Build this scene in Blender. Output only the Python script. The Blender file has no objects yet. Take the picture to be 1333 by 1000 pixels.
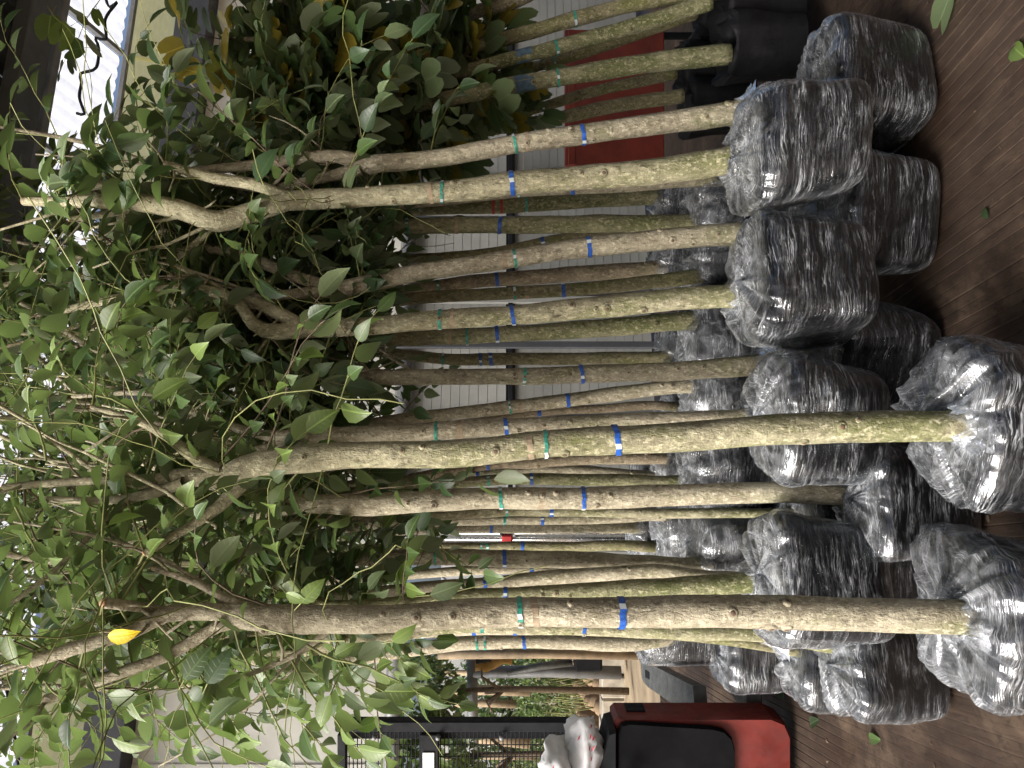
import bpy, math, random
import numpy as np
from mathutils import Vector, Matrix, noise

rnd = random.Random(7)
D = bpy.data
scene = bpy.context.scene
COL = scene.collection

# ------------------------------------------------------------------ camera
CAMZ, F = 1.5, 963.0
cam_d = D.cameras.new('camera')
cam_d.sensor_fit = 'HORIZONTAL'; cam_d.sensor_width = 36.0
cam_d.lens = 36.0 * F / 1333.0
cam_d.clip_start = 0.05; cam_d.clip_end = 800
cam = D.objects.new('camera', cam_d); COL.objects.link(cam)
# phone held sideways: the picture's left is up in the world
cam.matrix_world = Matrix(((0, 1, 0, 0), (0, 0, -1, 0), (-1, 0, 0, CAMZ), (0, 0, 0, 1)))
scene.camera = cam

# ------------------------------------------------------------------ light
SUN_DIR = Vector((-0.62, -0.52, 0.62)).normalized()      # towards the sun
world = D.worlds.new('World'); scene.world = world; world.use_nodes = True
wn = world.node_tree.nodes; wl = world.node_tree.links
sky = wn.new('ShaderNodeTexSky'); sky.sky_type = 'NISHITA'; sky.sun_disc = False
elev = math.asin(SUN_DIR.z)
sky.sun_elevation = elev
sky.sun_rotation = math.atan2(SUN_DIR.x, SUN_DIR.y)
sky.air_density = 0.8; sky.dust_density = 8.0; sky.ozone_density = 0.6
wl.new(sky.outputs[0], wn['Background'].inputs[0])
wn['Background'].inputs[1].default_value = 0.09
sun_d = D.lights.new('sun', 'SUN'); sun_d.energy = 3.5; sun_d.angle = math.radians(34)
sun_d.color = (1.0, 0.99, 0.975)
sun = D.objects.new('sun', sun_d); COL.objects.link(sun)
sun.location = (-6, -5, 8)
sun.rotation_euler = SUN_DIR.to_track_quat('Z', 'Y').to_euler()
vs = scene.view_settings
vs.view_transform = 'Standard'; vs.look = 'None'; vs.gamma = 1.0; vs.use_curve_mapping = False
vs.exposure = 1.0
scene.cycles.max_bounces = 8; scene.cycles.transparent_max_bounces = 16

# ------------------------------------------------------------------ helpers
def P(px, py, Y):
    """a point seen at photo pixel (px, py) at distance Y"""
    return Vector(((500 - py) / F * Y, Y, CAMZ - (px - 666.5) / F * Y))

ANG = math.radians(14)
E1 = Vector((math.cos(ANG), math.sin(ANG), 0)); E2 = Vector((-math.sin(ANG), math.cos(ANG), 0))
def B(s, t, z):
    """a point in the shed's own axes: along the back wall, away from the camera, up"""
    return E1 * s + E2 * t + Vector((0, 0, z))

class MB:
    def __init__(self):
        self.v = []; self.f = []; self.m = []; self.uv = []; self.n = 0
    def add(self, verts, faces, mi=0, uvs=None):
        o = self.n
        self.v.extend(verts); self.n += len(verts)
        for k, f in enumerate(faces):
            self.f.append([i + o for i in f]); self.m.append(mi)
            self.uv.extend(uvs[k] if uvs else [(0, 0)] * len(f))
    def box(self, c, s, ax=None, mi=0, bev=0.0):
        ax = ax or (Vector((1, 0, 0)), Vector((0, 1, 0)), Vector((0, 0, 1)))
        hx, hy, hz = [a * (d / 2) for a, d in zip(ax, s)]
        c = Vector(c)
        if bev <= 0:
            vs_ = [c + hx * i + hy * j + hz * k for i in (-1, 1) for j in (-1, 1) for k in (-1, 1)]
            fs = [(0, 1, 3, 2), (4, 6, 7, 5), (0, 4, 5, 1), (2, 3, 7, 6), (0, 2, 6, 4), (1, 5, 7, 3)]
            self.add(vs_, fs, mi, [[(0, 0), (0, 1), (1, 1), (1, 0)]] * 6)
            return
        bx, by, bz = [max(0.0, 1 - 2 * bev / d) for d in s]
        vs_ = []; idx = {}
        for i in (-1, 1):
            for j in (-1, 1):
                for k in (-1, 1):
                    for w, p in enumerate((hx * i + hy * j * by + hz * k * bz, hx * i * bx + hy * j + hz * k * bz, hx * i * bx + hy * j * by + hz * k)):
                        idx[i, j, k, w] = len(vs_); vs_.append(c + p)
        fs = []
        for a in (-1, 1):
            fs.append([idx[a, -1, -1, 0], idx[a, 1, -1, 0], idx[a, 1, 1, 0], idx[a, -1, 1, 0]][::a])
            fs.append([idx[-1, a, -1, 1], idx[-1, a, 1, 1], idx[1, a, 1, 1], idx[1, a, -1, 1]][::a])
            fs.append([idx[-1, -1, a, 2], idx[1, -1, a, 2], idx[1, 1, a, 2], idx[-1, 1, a, 2]][::a])
        for i in (-1, 1):
            for j in (-1, 1):
                fs.append([idx[i, j, -1, 0], idx[i, j, 1, 0], idx[i, j, 1, 1], idx[i, j, -1, 1]][::i * j])
                fs.append([idx[i, -1, j, 0], idx[i, -1, j, 2], idx[i, 1, j, 2], idx[i, 1, j, 0]][::i * j])if False else fs.append([idx[i, -1, j, 0], idx[i, 1, j, 0], idx[i, 1, j, 2], idx[i, -1, j, 2]])
                fs.append([idx[-1, i, j, 1], idx[1, i, j, 1], idx[1, i, j, 2], idx[-1, i, j, 2]])
                for k in (-1, 1):
                    fs.append([idx[i, j, k, 0], idx[i, j, k, 1], idx[i, j, k, 2]])
        self.add(vs_, fs, mi)
    def tube(self, pts, rad, sides=8, mi=0, cap=True, jit=0.0, seed=0.0, v0=0.0, flat=1.0):
        pts = [Vector(p) for p in pts]; n = len(pts)
        if isinstance(rad, (int, float)): rad = [rad] * n
        t0 = (pts[1] - pts[0]).normalized()
        nrm = t0.orthogonal().normalized()
        ref = Vector((0, 1, 0)); q = ref - t0 * ref.dot(t0)
        if q.length > 0.2: nrm = q.normalized()
        vs_ = []; L = v0; Ls = []
        for i in range(n):
            t = (pts[min(i + 1, n - 1)] - pts[max(i - 1, 0)])
            t = t.normalized() if t.length > 1e-9 else t0
            nrm = (nrm - t * nrm.dot(t)).normalized(); b = t.cross(nrm)
            if i: L += (pts[i] - pts[i - 1]).length
            Ls.append(L)
            for k in range(sides):
                a = 2 * math.pi * k / sides
                r = rad[i]
                if jit:
                    r *= 1 + jit * noise.noise(Vector((math.cos(a) * 1.3, math.sin(a) * 1.3 + seed, L * 9)))
                vs_.append(pts[i] + nrm * (math.cos(a) * r) + b * (math.sin(a) * r * flat))
        fs = []; uv = []
        for i in range(n - 1):
            for k in range(sides):
                k2 = (k + 1) % sides
                fs.append((i * sides + k, i * sides + k2, (i + 1) * sides + k2, (i + 1) * sides + k))
                u0, u1 = k / sides, (k + 1) / sides
                uv.append([(u0, Ls[i]), (u1, Ls[i]), (u1, Ls[i + 1]), (u0, Ls[i + 1])])
        self.add(vs_, fs, mi, uv)
        if cap:
            for i in (0, n - 1):
                o = self.n - n * sides if i == 0 else self.n - sides
                ring = [o + k for k in range(sides)]
                self.f.append(ring[::-1] if i == 0 else ring); self.m.append(mi)
                self.uv.extend([(0.5, Ls[i])] * sides)
    def build(self, name, mats, parent=None, smooth=True):
        me = D.meshes.new(name)
        me.from_pydata([tuple(v) for v in self.v], [], self.f)
        mats = mats if isinstance(mats, (list, tuple)) else [mats]
        for m in mats: me.materials.append(m)
        me.polygons.foreach_set('material_index', self.m)
        uvl = me.uv_layers.new(name='UVMap')
        uvl.data.foreach_set('uv', np.array(self.uv, dtype=np.float32).ravel())
        me.polygons.foreach_set('use_smooth', [smooth] * len(self.f))
        me.update()
        return link(name, me, parent)

def link(name, me, parent=None, mw=None):
    o = D.objects.new(name, me); COL.objects.link(o)
    if parent is not None:
        o.parent = parent
        base = parent.get('_w')
        if base is None:                            # build() works in world space
            o.matrix_parent_inverse = wm(parent).inverted()
    if mw is not None: o.matrix_basis = mw
    return o
def wm(o):
    m = o.matrix_basis
    if o.parent is not None: m = wm(o.parent) @ o.matrix_parent_inverse @ m
    return m
def empty(name, loc):
    o = D.objects.new(name, None); COL.objects.link(o); o.location = loc
    o.empty_display_size = 0.1
    return o
def tag(o, label=None, cat=None, group=None, kind=None):
    if label: o['label'] = label
    if cat: o['category'] = cat
    if group: o['group'] = group
    if kind: o['kind'] = kind
    elif cat: o['kind'] = 'thing'
    return o

# ------------------------------------------------------------------ materials
class NT:
    def __init__(self, name):
        self.mat = D.materials.new(name); self.mat.use_nodes = True
        self.t = self.mat.node_tree
        self.bsdf = self.t.nodes['Principled BSDF']; self.out = self.t.nodes['Material Output']
    def n(self, typ, ins=None, **props):
        nd = self.t.nodes.new('ShaderNode' + typ)
        for k, v in props.items(): setattr(nd, k, v)
        for k, v in (ins or {}).items(): self.s(nd, k, v)
        return nd
    def s(self, nd, k, v):
        inp = nd.inputs[k]
        if hasattr(v, 'bl_idname') and hasattr(v, 'outputs'): v = v.outputs[0]
        if isinstance(v, bpy.types.NodeSocket): self.t.links.new(v, inp)
        else: inp.default_value = v
    def coord(self, which='Object'):
        return self.n('TexCoord').outputs[which]
    def map(self, vec, scale=(1, 1, 1), rot=(0, 0, 0), loc=(0, 0, 0)):
        return self.n('Mapping', {'Vector': vec, 'Scale': scale, 'Rotation': rot, 'Location': loc})
    def noise(self, vec, scale=5, detail=3, rough=0.55, dist=0.0):
        return self.n('TexNoise', {'Vector': vec, 'Scale': scale, 'Detail': detail, 'Roughness': rough, 'Distortion': dist})
    def ramp(self, fac, stops, interp='LINEAR'):
        r = self.n('ValToRGB', {'Fac': fac}); e = r.color_ramp.elements; r.color_ramp.interpolation = interp
        while len(e) > 1: e.remove(e[-1])
        e[0].position = stops[0][0]; c = stops[0][1]; e[0].color = c if len(c) == 4 else (*c, 1)
        for p, c in stops[1:]:
            x = e.new(p); x.color = c if len(c) == 4 else (*c, 1)
        return r
    def g(self, fac, a, b):
        return self.ramp(fac, [(a, (0, 0, 0)), (b, (1, 1, 1))])
    def mix(self, fac, a, b, mode='MIX'):
        m = self.n('MixRGB', {'Fac': fac, 'Color1': a, 'Color2': b}); m.blend_type = mode
        return m
    def math(self, op, a, b=0.0):
        m = self.n('Math', {0: a, 1: b}); m.operation = op
        return m
    def bump(self, h, strength=0.3, dist=0.01, normal=None):
        d = {'Height': h, 'Strength': strength, 'Distance': dist}
        if normal: d['Normal'] = normal
        return self.n('Bump', d)
    def rand(self, k=37.0):
        """vector offset by the object's own random number"""
        oi = self.n('ObjectInfo')
        return self.n('VectorMath', {0: self.coord('Object'), 1: self.n('CombineXYZ', {0: self.math('MULTIPLY', oi.outputs['Random'], k), 1: self.math('MULTIPLY', oi.outputs['Random'], k * .7)})}, operation='ADD').outputs[0]

def c4(c): return (*c, 1) if len(c) == 3 else c
def simple(name, col, rough=0.5, metal=0.0, var=0.25, scale=12, bump=0.15, spec=0.5):
    m = NT(name); vec = m.coord()
    nz = m.noise(vec, scale, 4, 0.6)
    dark = tuple(x * (1 - var) for x in col); lite = tuple(min(1, x * (1 + var)) for x in col)
    m.s(m.bsdf, 'Base Color', m.ramp(nz, [(0.3, dark), (0.7, lite)]))
    m.s(m.bsdf, 'Roughness', m.n('MapRange', {0: m.noise(vec, scale * 3, 3), 1: 0.3, 2: 0.7, 3: max(0.05, rough - .12), 4: min(1, rough + .12)}))
    m.bsdf.inputs['Metallic'].default_value = metal
    m.bsdf.inputs['Specular IOR Level'].default_value = spec
    if bump: m.s(m.bsdf, 'Normal', m.bump(m.noise(vec, scale * 6, 3), bump, 0.004))
    return m.mat

def bark(name, pale, mid, moss, moss_lo, moss_hi, dark=(0.04, 0.034, 0.022)):
    m = NT(name)
    oi = m.n('ObjectInfo').outputs['Random']
    off = m.n('CombineXYZ', {0: m.math('MULTIPLY', oi, 13.0), 1: m.math('MULTIPLY', oi, 31.0), 2: m.math('MULTIPLY', oi, 7.0)})
    vec = m.n('VectorMath', {0: m.coord('Object'), 1: off}, operation='ADD').outputs[0]
    uv = m.coord('UV')
    long = m.map(vec, (1, 1, 0.45))
    big = m.noise(long, 16, 6, 0.72, 0.5)
    base = m.ramp(big, [(0.34, mid), (0.50, tuple((a + b) / 2 for a, b in zip(pale, mid))), (0.62, pale)])
    mo = m.noise(m.map(vec, (1, 1, 0.35), loc=(3, 1, 5)), 9, 6, 0.72, 0.6)
    hz_ = m.n('SeparateXYZ', {0: m.coord('Object')}).outputs[2]
    mo = m.math('SUBTRACT', mo, m.math('MULTIPLY', m.math('SUBTRACT', hz_, 1.15), 0.085))      # moss keeps to the foot
    c = m.mix(m.math('MULTIPLY', m.g(mo, moss_lo, moss_hi), 0.85), base, c4(moss))
    # lichen flecks, fine and coarse
    fl = m.noise(m.map(vec, (1, 1, 0.6)), 85, 4, 0.7)
    c = m.mix(m.math('MULTIPLY', m.g(fl, 0.53, 0.64), 0.75), c, c4(tuple(min(.60, x * 1.5 + .02) for x in pale)))
    fl3 = m.noise(m.map(vec, (1, 1, 0.8), loc=(2, 6, 1)), 30, 4, 0.7, .6)
    c = m.mix(m.math('MULTIPLY', m.g(fl3, 0.56, 0.64), 0.55), c, c4(tuple(min(.58, x * 1.35) for x in pale)))
    fl2 = m.noise(m.map(vec, (1, 1, 0.5), loc=(9, 4, 2)), 62, 5, 0.75)
    c = m.mix(m.math('MULTIPLY', m.g(fl2, 0.54, 0.66), 0.75), c, c4(tuple(x * .38 for x in mid)))
    st = m.noise(m.map(vec, (1, 1, 0.6), loc=(1, 8, 3)), 15, 6, 0.8)
    c = m.mix(m.math('MULTIPLY', m.g(st, 0.61, 0.69), 0.8), c, c4(dark))
    rg = m.noise(m.map(uv, (1.3, 20, 1)), 1.0, 4, 0.7)
    c = m.mix(m.math('MULTIPLY', m.g(rg, 0.60, 0.70), 0.4), c, c4(tuple(x * .45 for x in mid)))
    m.s(m.bsdf, 'Base Color', c)
    m.s(m.bsdf, 'Roughness', 0.82)
    m.bsdf.inputs['Specular IOR Level'].default_value = 0.25
    h = m.math('ADD', m.math('MULTIPLY', rg, 0.6), m.math('ADD', m.math('MULTIPLY', fl2, 0.9), m.math('MULTIPLY', big, .9)))
    m.s(m.bsdf, 'Normal', m.bump(h, 0.8, 0.014))
    return m.mat

BARK = {
    'pale': bark('bark_pale', (0.40, 0.36, 0.265), (0.22, 0.19, 0.13), (0.16, 0.165, 0.075), 0.52, 0.70),
    'mossy': bark('bark_mossy', (0.37, 0.345, 0.23), (0.20, 0.18, 0.115), (0.14, 0.15, 0.055), 0.45, 0.62),
    'green': bark('bark_green', (0.28, 0.265, 0.16), (0.15, 0.145, 0.08), (0.095, 0.11, 0.036), 0.42, 0.60),
    'grey': bark('bark_grey', (0.33, 0.30, 0.215), (0.18, 0.155, 0.11), (0.14, 0.145, 0.06), 0.50, 0.68),
    'brown': bark('bark_brown', (0.31, 0.26, 0.18), (0.17, 0.135, 0.09), (0.13, 0.13, 0.06), 0.54, 0.70),
    'dull': bark('bark_dull', (0.26, 0.235, 0.145), (0.145, 0.13, 0.075), (0.135, 0.145, 0.045), 0.45, 0.62),
}
CUT = simple('cut_wood', (0.33, 0.20, 0.11), 0.85, var=.4, scale=40)
KNOT = simple('knot_scar', (0.11, 0.07, 0.045), 0.9, var=.5, scale=60)
SCAR = simple('rubbed_bark', (0.29, 0.225, 0.15), 0.85, var=.35, scale=50)

def leaf_mat(name, col, under, trans=0.35, rough=0.42, spots=0.0):
    m = NT(name)
    uv = m.n('SeparateXYZ', {0: m.coord('UV')})
    u, v = uv.outputs[0], uv.outputs[1]
    au = m.math('ABSOLUTE', m.math('SUBTRACT', u, 0.5))
    side = m.math('FRACT', m.math('MULTIPLY', m.math('SUBTRACT', v, m.math('MULTIPLY', au, 0.7)), 7.0))
    vein = m.math('MULTIPLY', m.g(m.math('ABSOLUTE', m.math('SUBTRACT', side, 0.5)), 0.44, 0.5), 0.35)
    rib = m.ramp(au, [(0.012, (1, 1, 1)), (0.035, (0, 0, 0))])
    vein = m.math('MAXIMUM', vein, m.math('MULTIPLY', rib, 0.8))
    geo = m.n('NewGeometry')
    rv = m.math('ADD', geo.outputs['Random Per Island'], m.n('ObjectInfo').outputs['Random'])
    rv = m.math('FRACT', rv)
    lo = tuple(x * .62 for x in col); hi = tuple(x * 1.4 for x in col)
    base = m.ramp(rv, [(0.0, lo), (0.55, col), (1.0, hi)])
    nz = m.noise(m.coord('Object'), 30, 3)
    base = m.mix(m.math('MULTIPLY', m.g(nz, .45, .7), .3), base, c4(tuple(x * .7 for x in col)))
    base = m.mix(vein, base, c4(tuple(min(1, x * 1.7) for x in col)))
    if spots:
        base = m.mix(m.math('MULTIPLY', m.g(m.noise(m.coord('Object'), 55, 2), .66, .72), spots), base, (0.06, 0.035, 0.012, 1))
    c = m.mix(geo.outputs['Backfacing'], base, c4(under))
    m.s(m.bsdf, 'Base Color', c); m.s(m.bsdf, 'Roughness', rough)
    m.s(m.bsdf, 'Normal', m.bump(m.math('SUBTRACT', 1.0, vein), 0.35, 0.003))
    tr = m.n('BsdfTranslucent', {'Color': m.mix(0.5, c, (0.16, 0.27, 0.035, 1))})
    ms = m.n('MixShader', {0: trans, 1: m.bsdf, 2: tr})
    m.t.links.new(ms.outputs[0], m.out.inputs[0])
    return m.mat
LEAVES = [
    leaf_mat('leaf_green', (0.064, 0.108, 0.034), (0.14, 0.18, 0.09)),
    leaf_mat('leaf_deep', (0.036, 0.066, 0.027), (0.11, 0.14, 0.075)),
    leaf_mat('leaf_lime', (0.128, 0.188, 0.046), (0.18, 0.23, 0.10)),
    leaf_mat('leaf_sage', (0.105, 0.142, 0.068), (0.18, 0.215, 0.13)),
    leaf_mat('leaf_olive_yellow', (0.21, 0.165, 0.022), (0.24, 0.19, 0.05), spots=.6),
    leaf_mat('leaf_yellow', (0.62, 0.45, 0.012), (0.62, 0.47, 0.05), trans=.3, spots=.5),
]
STEM = simple('green_stem', (0.16, 0.17, 0.055), 0.6, var=.4, scale=20)
TWIG = simple('brown_twig', (0.11, 0.08, 0.05), 0.8, var=.4, scale=30)

def film_mat():
    m = NT('stretch_film')
    uv = m.coord('UV'); ob = m.rand()
    oi = m.n('ObjectInfo').outputs['Random']
    u2 = m.n('VectorMath', {0: uv, 1: m.n('CombineXYZ', {0: m.math('MULTIPLY', oi, 9.0), 1: m.math('MULTIPLY', oi, 5.0)})}, operation='ADD').outputs[0]
    warp = m.noise(ob, 5, 2)
    wv = m.n('VectorMath', {0: u2, 1: m.n('CombineXYZ', {1: m.math('MULTIPLY', warp, 0.05)})}, operation='ADD').outputs[0]
    h1 = m.noise(m.map(wv, (5.5, 100, 1), (0, 0, 0.06)), 1.0, 3, 0.55, 0.12)
    h2 = m.noise(m.map(wv, (6, 85, 1), (0, 0, -0.38)), 1.0, 3, 0.55, 0.15)
    h3 = m.noise(m.map(wv, (14, 130, 1), (0, 0, 0.5)), 1.0, 2, 0.6)
    sel = m.g(m.noise(ob, 4.0, 2), 0.45, 0.55)
    h = m.mix(sel, h1, h2)
    crk = m.noise(ob, 20, 3, .6, .8)
    hb = m.math('ADD', m.math('ADD', h, m.math('MULTIPLY', h3, 0.25)), m.math('MULTIPLY', crk, .20))
    nb = m.bump(hb, 1.0, 0.0042)
    fr = m.n('Fresnel', {'IOR': 1.5, 'Normal': nb})
    glo = m.n('BsdfGlossy', {'Color': (0.90, 0.95, 1.0, 1), 'Roughness': 0.13, 'Normal': nb})
    # creased film turns milky along thin lines, which also paint in its glints
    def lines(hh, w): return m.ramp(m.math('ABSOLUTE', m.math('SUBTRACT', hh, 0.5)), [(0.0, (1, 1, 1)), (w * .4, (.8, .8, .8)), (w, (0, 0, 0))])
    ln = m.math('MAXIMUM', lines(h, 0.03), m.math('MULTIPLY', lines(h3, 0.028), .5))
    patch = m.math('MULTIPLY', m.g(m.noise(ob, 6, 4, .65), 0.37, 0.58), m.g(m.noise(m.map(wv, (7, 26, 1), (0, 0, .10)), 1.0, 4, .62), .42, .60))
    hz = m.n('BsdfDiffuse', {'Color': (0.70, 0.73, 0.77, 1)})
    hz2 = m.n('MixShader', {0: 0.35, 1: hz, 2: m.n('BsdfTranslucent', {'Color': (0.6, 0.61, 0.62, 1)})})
    tra = m.n('BsdfTransparent', {'Color': (0.94, 0.94, 0.95, 1)})
    lw = m.n('LayerWeight', {'Blend': 0.35})
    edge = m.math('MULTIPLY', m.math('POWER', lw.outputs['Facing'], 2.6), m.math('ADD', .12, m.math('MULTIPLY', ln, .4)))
    sep = m.n('SeparateXYZ', {0: uv}).outputs[1]
    rim = m.math('MULTIPLY', m.g(m.math('ABSOLUTE', sep), 0.17, 0.25), m.math('ADD', .04, m.math('MULTIPLY', m.g(crk, .42, .66), .30)))
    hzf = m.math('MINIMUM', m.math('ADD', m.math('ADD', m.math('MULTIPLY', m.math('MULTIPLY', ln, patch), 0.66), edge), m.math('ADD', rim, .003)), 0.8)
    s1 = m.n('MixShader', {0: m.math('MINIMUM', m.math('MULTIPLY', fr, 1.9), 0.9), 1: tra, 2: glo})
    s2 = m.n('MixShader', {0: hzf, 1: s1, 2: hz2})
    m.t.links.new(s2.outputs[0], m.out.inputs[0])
    return m.mat
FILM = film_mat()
def black_plastic():
    m = NT('black_plastic_sheet'); ob = m.rand()
    m.s(m.bsdf, 'Base Color', m.ramp(m.noise(ob, 8, 4), [(0.3, (0.004, 0.004, 0.005)), (0.75, (0.014, 0.015, 0.017))]))
    m.s(m.bsdf, 'Roughness', 0.42); m.bsdf.inputs['Specular IOR Level'].default_value = 0.22
    m.s(m.bsdf, 'Normal', m.bump(m.noise(m.map(ob, (1, 1, 2.2)), 16, 4, 0.6, 0.8), 0.7, 0.02))
    return m.mat
BLACKP = black_plastic()
BAG = simple('black_grow_bag', (0.008, 0.008, 0.009), 0.62, var=.4, scale=9, bump=.5, spec=.18)
BLUE = simple('blue_tape', (0.012, 0.075, 0.33), 0.35, var=.5, scale=60, bump=.2)
TEAL = simple('teal_tape', (0.03, 0.23, 0.17), 0.3, var=.55, scale=60, bump=.2)
TAPEW = simple('tape_shine', (0.55, 0.62, 0.66), 0.3, var=.2, scale=60)
REDT = simple('red_tie', (0.35, 0.02, 0.02), 0.5)
BLUEPAINT = simple('blue_paint_mark', (0.07, 0.12, 0.17), 0.8, var=.4, scale=50)

# ------------------------------------------------------------------ leaf shapes
def leaf_shape(kind):
    """unit leaf: base at the origin, tip along +y, upper face +z. returns verts, quads/tris, uvs"""
    if kind == 'ovate':
        rows = [(0.0, 0.0), (0.12, 0.15), (0.34, 0.27), (0.58, 0.255), (0.80, 0.145), (1.0, 0.0)]
        vs_ = []; rid = []
        for y, w in rows:
            zc = -0.16 * y * y
            if w == 0: rid.append([len(vs_)]); vs_.append((0, y, zc - (0.06 if y else 0)))
            else:
                rid.append([len(vs_), len(vs_) + 1, len(vs_) + 2])
                vs_ += [(-w, y, zc + w * .42), (0, y, zc), (w, y, zc + w * .34)]
        fs = []
        for a, b in zip(rid[:-1], rid[1:]):
            if len(a) == 1: fs += [(a[0], b[1], b[0]), (a[0], b[2], b[1])]
            elif len(b) == 1: fs += [(a[0], a[1], b[0]), (a[1], a[2], b[0])]
            else: fs += [(a[0], a[1], b[1], b[0]), (a[1], a[2], b[2], b[1])]
    else:        # two-lobed
        half = [(0.0, 0.02), (0.26, -0.02), (0.46, 0.22), (0.50, 0.50), (0.44, 0.80), (0.27, 1.0), (0.10, 0.92), (0.0, 0.68)]
        mid = [(0, 0.02), (0, 0.35), (0, 0.68)]
        vs_ = [(0, y, 0.0) for _, y in mid]
        L = []; R = []
        for x, y in half[1:-1]:
            z = 0.22 * x - 0.10 * y * y
            L.append(len(vs_)); vs_.append((-x, y, z)); R.append(len(vs_)); vs_.append((x, y, z))
        fs = [(0, 1, L[1], L[0]), (1, 2, L[2], L[1]), (2, L[4], L[3], L[2]), (2, L[5], L[4]),
              (0, R[0], R[1], 1), (1, R[1], R[2], 2), (2, R[2], R[3], R[4]), (2, R[4], R[5])]
    uv = [(x + 0.5, y) for x, y, z in vs_]
    return np.array(vs_, dtype=np.float64), fs, uv
SHAPES = {k: leaf_shape(k) for k in ('ovate', 'lobed')}
LEAF_MESH = {}
def leaf_mesh(kind, tone):
    if (kind, tone) not in LEAF_MESH:
        v, f, uv = SHAPES[kind]
        me = D.meshes.new('leaf'); me.from_pydata([tuple(p) for p in v], [], f)
        me.materials.append(LEAVES[tone])
        l = me.uv_layers.new(name='UVMap')
        l.data.foreach_set('uv', np.array([uv[i] for q in f for i in q], dtype=np.float32).ravel())
        me.polygons.foreach_set('use_smooth', [True] * len(f)); me.update()
        LEAF_MESH[kind, tone] = me
    return LEAF_MESH[kind, tone]

def foliage_mesh(name, leaves):
    """many leaves as one mesh; leaf = (matrix, kind, tone)"""
    V = []; FS = []; M = []; UV = []; o = 0
    for mw, kind, tone in leaves:
        v, f, uv = SHAPES[kind]
        m = np.array(mw)
        V.append(v @ m[:3, :3].T + m[:3, 3])
        for q in f:
            FS.append([i + o for i in q]); M.append(tone); UV.extend(uv[i] for i in q)
        o += len(v)
    me = D.meshes.new(name); me.from_pydata(np.concatenate(V).tolist(), [], FS)
    for x in LEAVES: me.materials.append(x)
    me.polygons.foreach_set('material_index', M)
    l = me.uv_layers.new(name='UVMap'); l.data.foreach_set('uv', np.array(UV, dtype=np.float32).ravel())
    me.polygons.foreach_set('use_smooth', [True] * len(FS)); me.update()
    return me

def frame(pos, ydir, up, s, sx=1.0):
    y = ydir.normalized(); z = up - y * up.dot(y)
    z = z.normalized() if z.length > 1e-4 else y.orthogonal().normalized()
    x = y.cross(z)
    return Matrix(((x.x * s * sx, y.x * s, z.x * s, pos.x), (x.y * s * sx, y.y * s, z.y * s, pos.y), (x.z * s * sx, y.z * s, z.z * s, pos.z), (0, 0, 0, 1)))

def rdir(r):
    while True:
        v = Vector((r.uniform(-1, 1), r.uniform(-1, 1), r.uniform(-1, 1)))
        if 0.05 < v.length < 1: return v.normalized()

def smooth_path(pts, step):
    """Catmull-Rom through (Vector, radius), resampled"""
    P_ = [pts[0]] + list(pts) + [pts[-1]]
    out = []
    for i in range(1, len(P_) - 2):
        a, b, c, d = P_[i - 1], P_[i], P_[i + 1], P_[i + 2]
        n = max(2, int((c[0] - b[0]).length / step))
        for k in range(n):
            t = k / n
            q = 0.5 * ((2 * b[0]) + (c[0] - a[0]) * t + (2 * a[0] - 5 * b[0] + 4 * c[0] - d[0]) * t * t + (3 * b[0] - a[0] - 3 * c[0] + d[0]) * t ** 3)
            out.append((q, b[1] * (1 - t) + c[1] * t))
    out.append(pts[-1])
    return out

# ------------------------------------------------------------------ setting: floor and ground
def floor_mat():
    m = NT('grooved_brown_floor'); vec = m.coord()
    uvx = m.n('SeparateXYZ', {0: vec})
    s = m.map(vec, (26, 1.6, 1))
    g1 = m.noise(s, 1.0, 5, 0.65, 0.3)
    g1 = m.math('ADD', m.math('MULTIPLY', g1, .45), m.math('MULTIPLY', m.noise(m.map(vec, (1.6, .7, 1)), 9, 7, .75, .6), .55))
    patch = m.noise(vec, 1.7, 6, 0.68, 0.6)
    c = m.ramp(g1, [(0.28, (0.012, 0.0075, 0.005)), (0.5, (0.035, 0.022, 0.0145)), (0.72, (0.075, 0.050, 0.034))])
    c = m.mix(m.math('MULTIPLY', m.g(patch, 0.52, 0.7), 0.6), c, (0.15, 0.105, 0.07, 1))
    wet = m.noise(m.map(vec, (1, .6, 1), loc=(4, 2, 0)), 2.6, 4, 0.6)
    wetm = m.g(wet, 0.44, 0.62)
    c = m.mix(m.math('MULTIPLY', wetm, 0.62), c, (0.02, 0.012, 0.008, 1))
    fl = m.noise(m.map(vec, (1, .6, 1)), 26, 6, .78, .5)
    c = m.mix(m.math('MULTIPLY', m.g(fl, .53, .64), .75), c, (0.016, 0.010, 0.007, 1))
    m.s(m.bsdf, 'Base Color', c)
    m.s(m.bsdf, 'Roughness', m.n('MapRange', {0: wetm, 3: 0.75, 4: 0.5}))
    m.bsdf.inputs['Specular IOR Level'].default_value = 0.3
    h = m.math('ADD', m.math('MULTIPLY', g1, .8), m.math('MULTIPLY', fl, .4))
    m.s(m.bsdf, 'Normal', m.bump(h, 0.5, 0.012))
    return m.mat
FLOORM = floor_mat()
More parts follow.
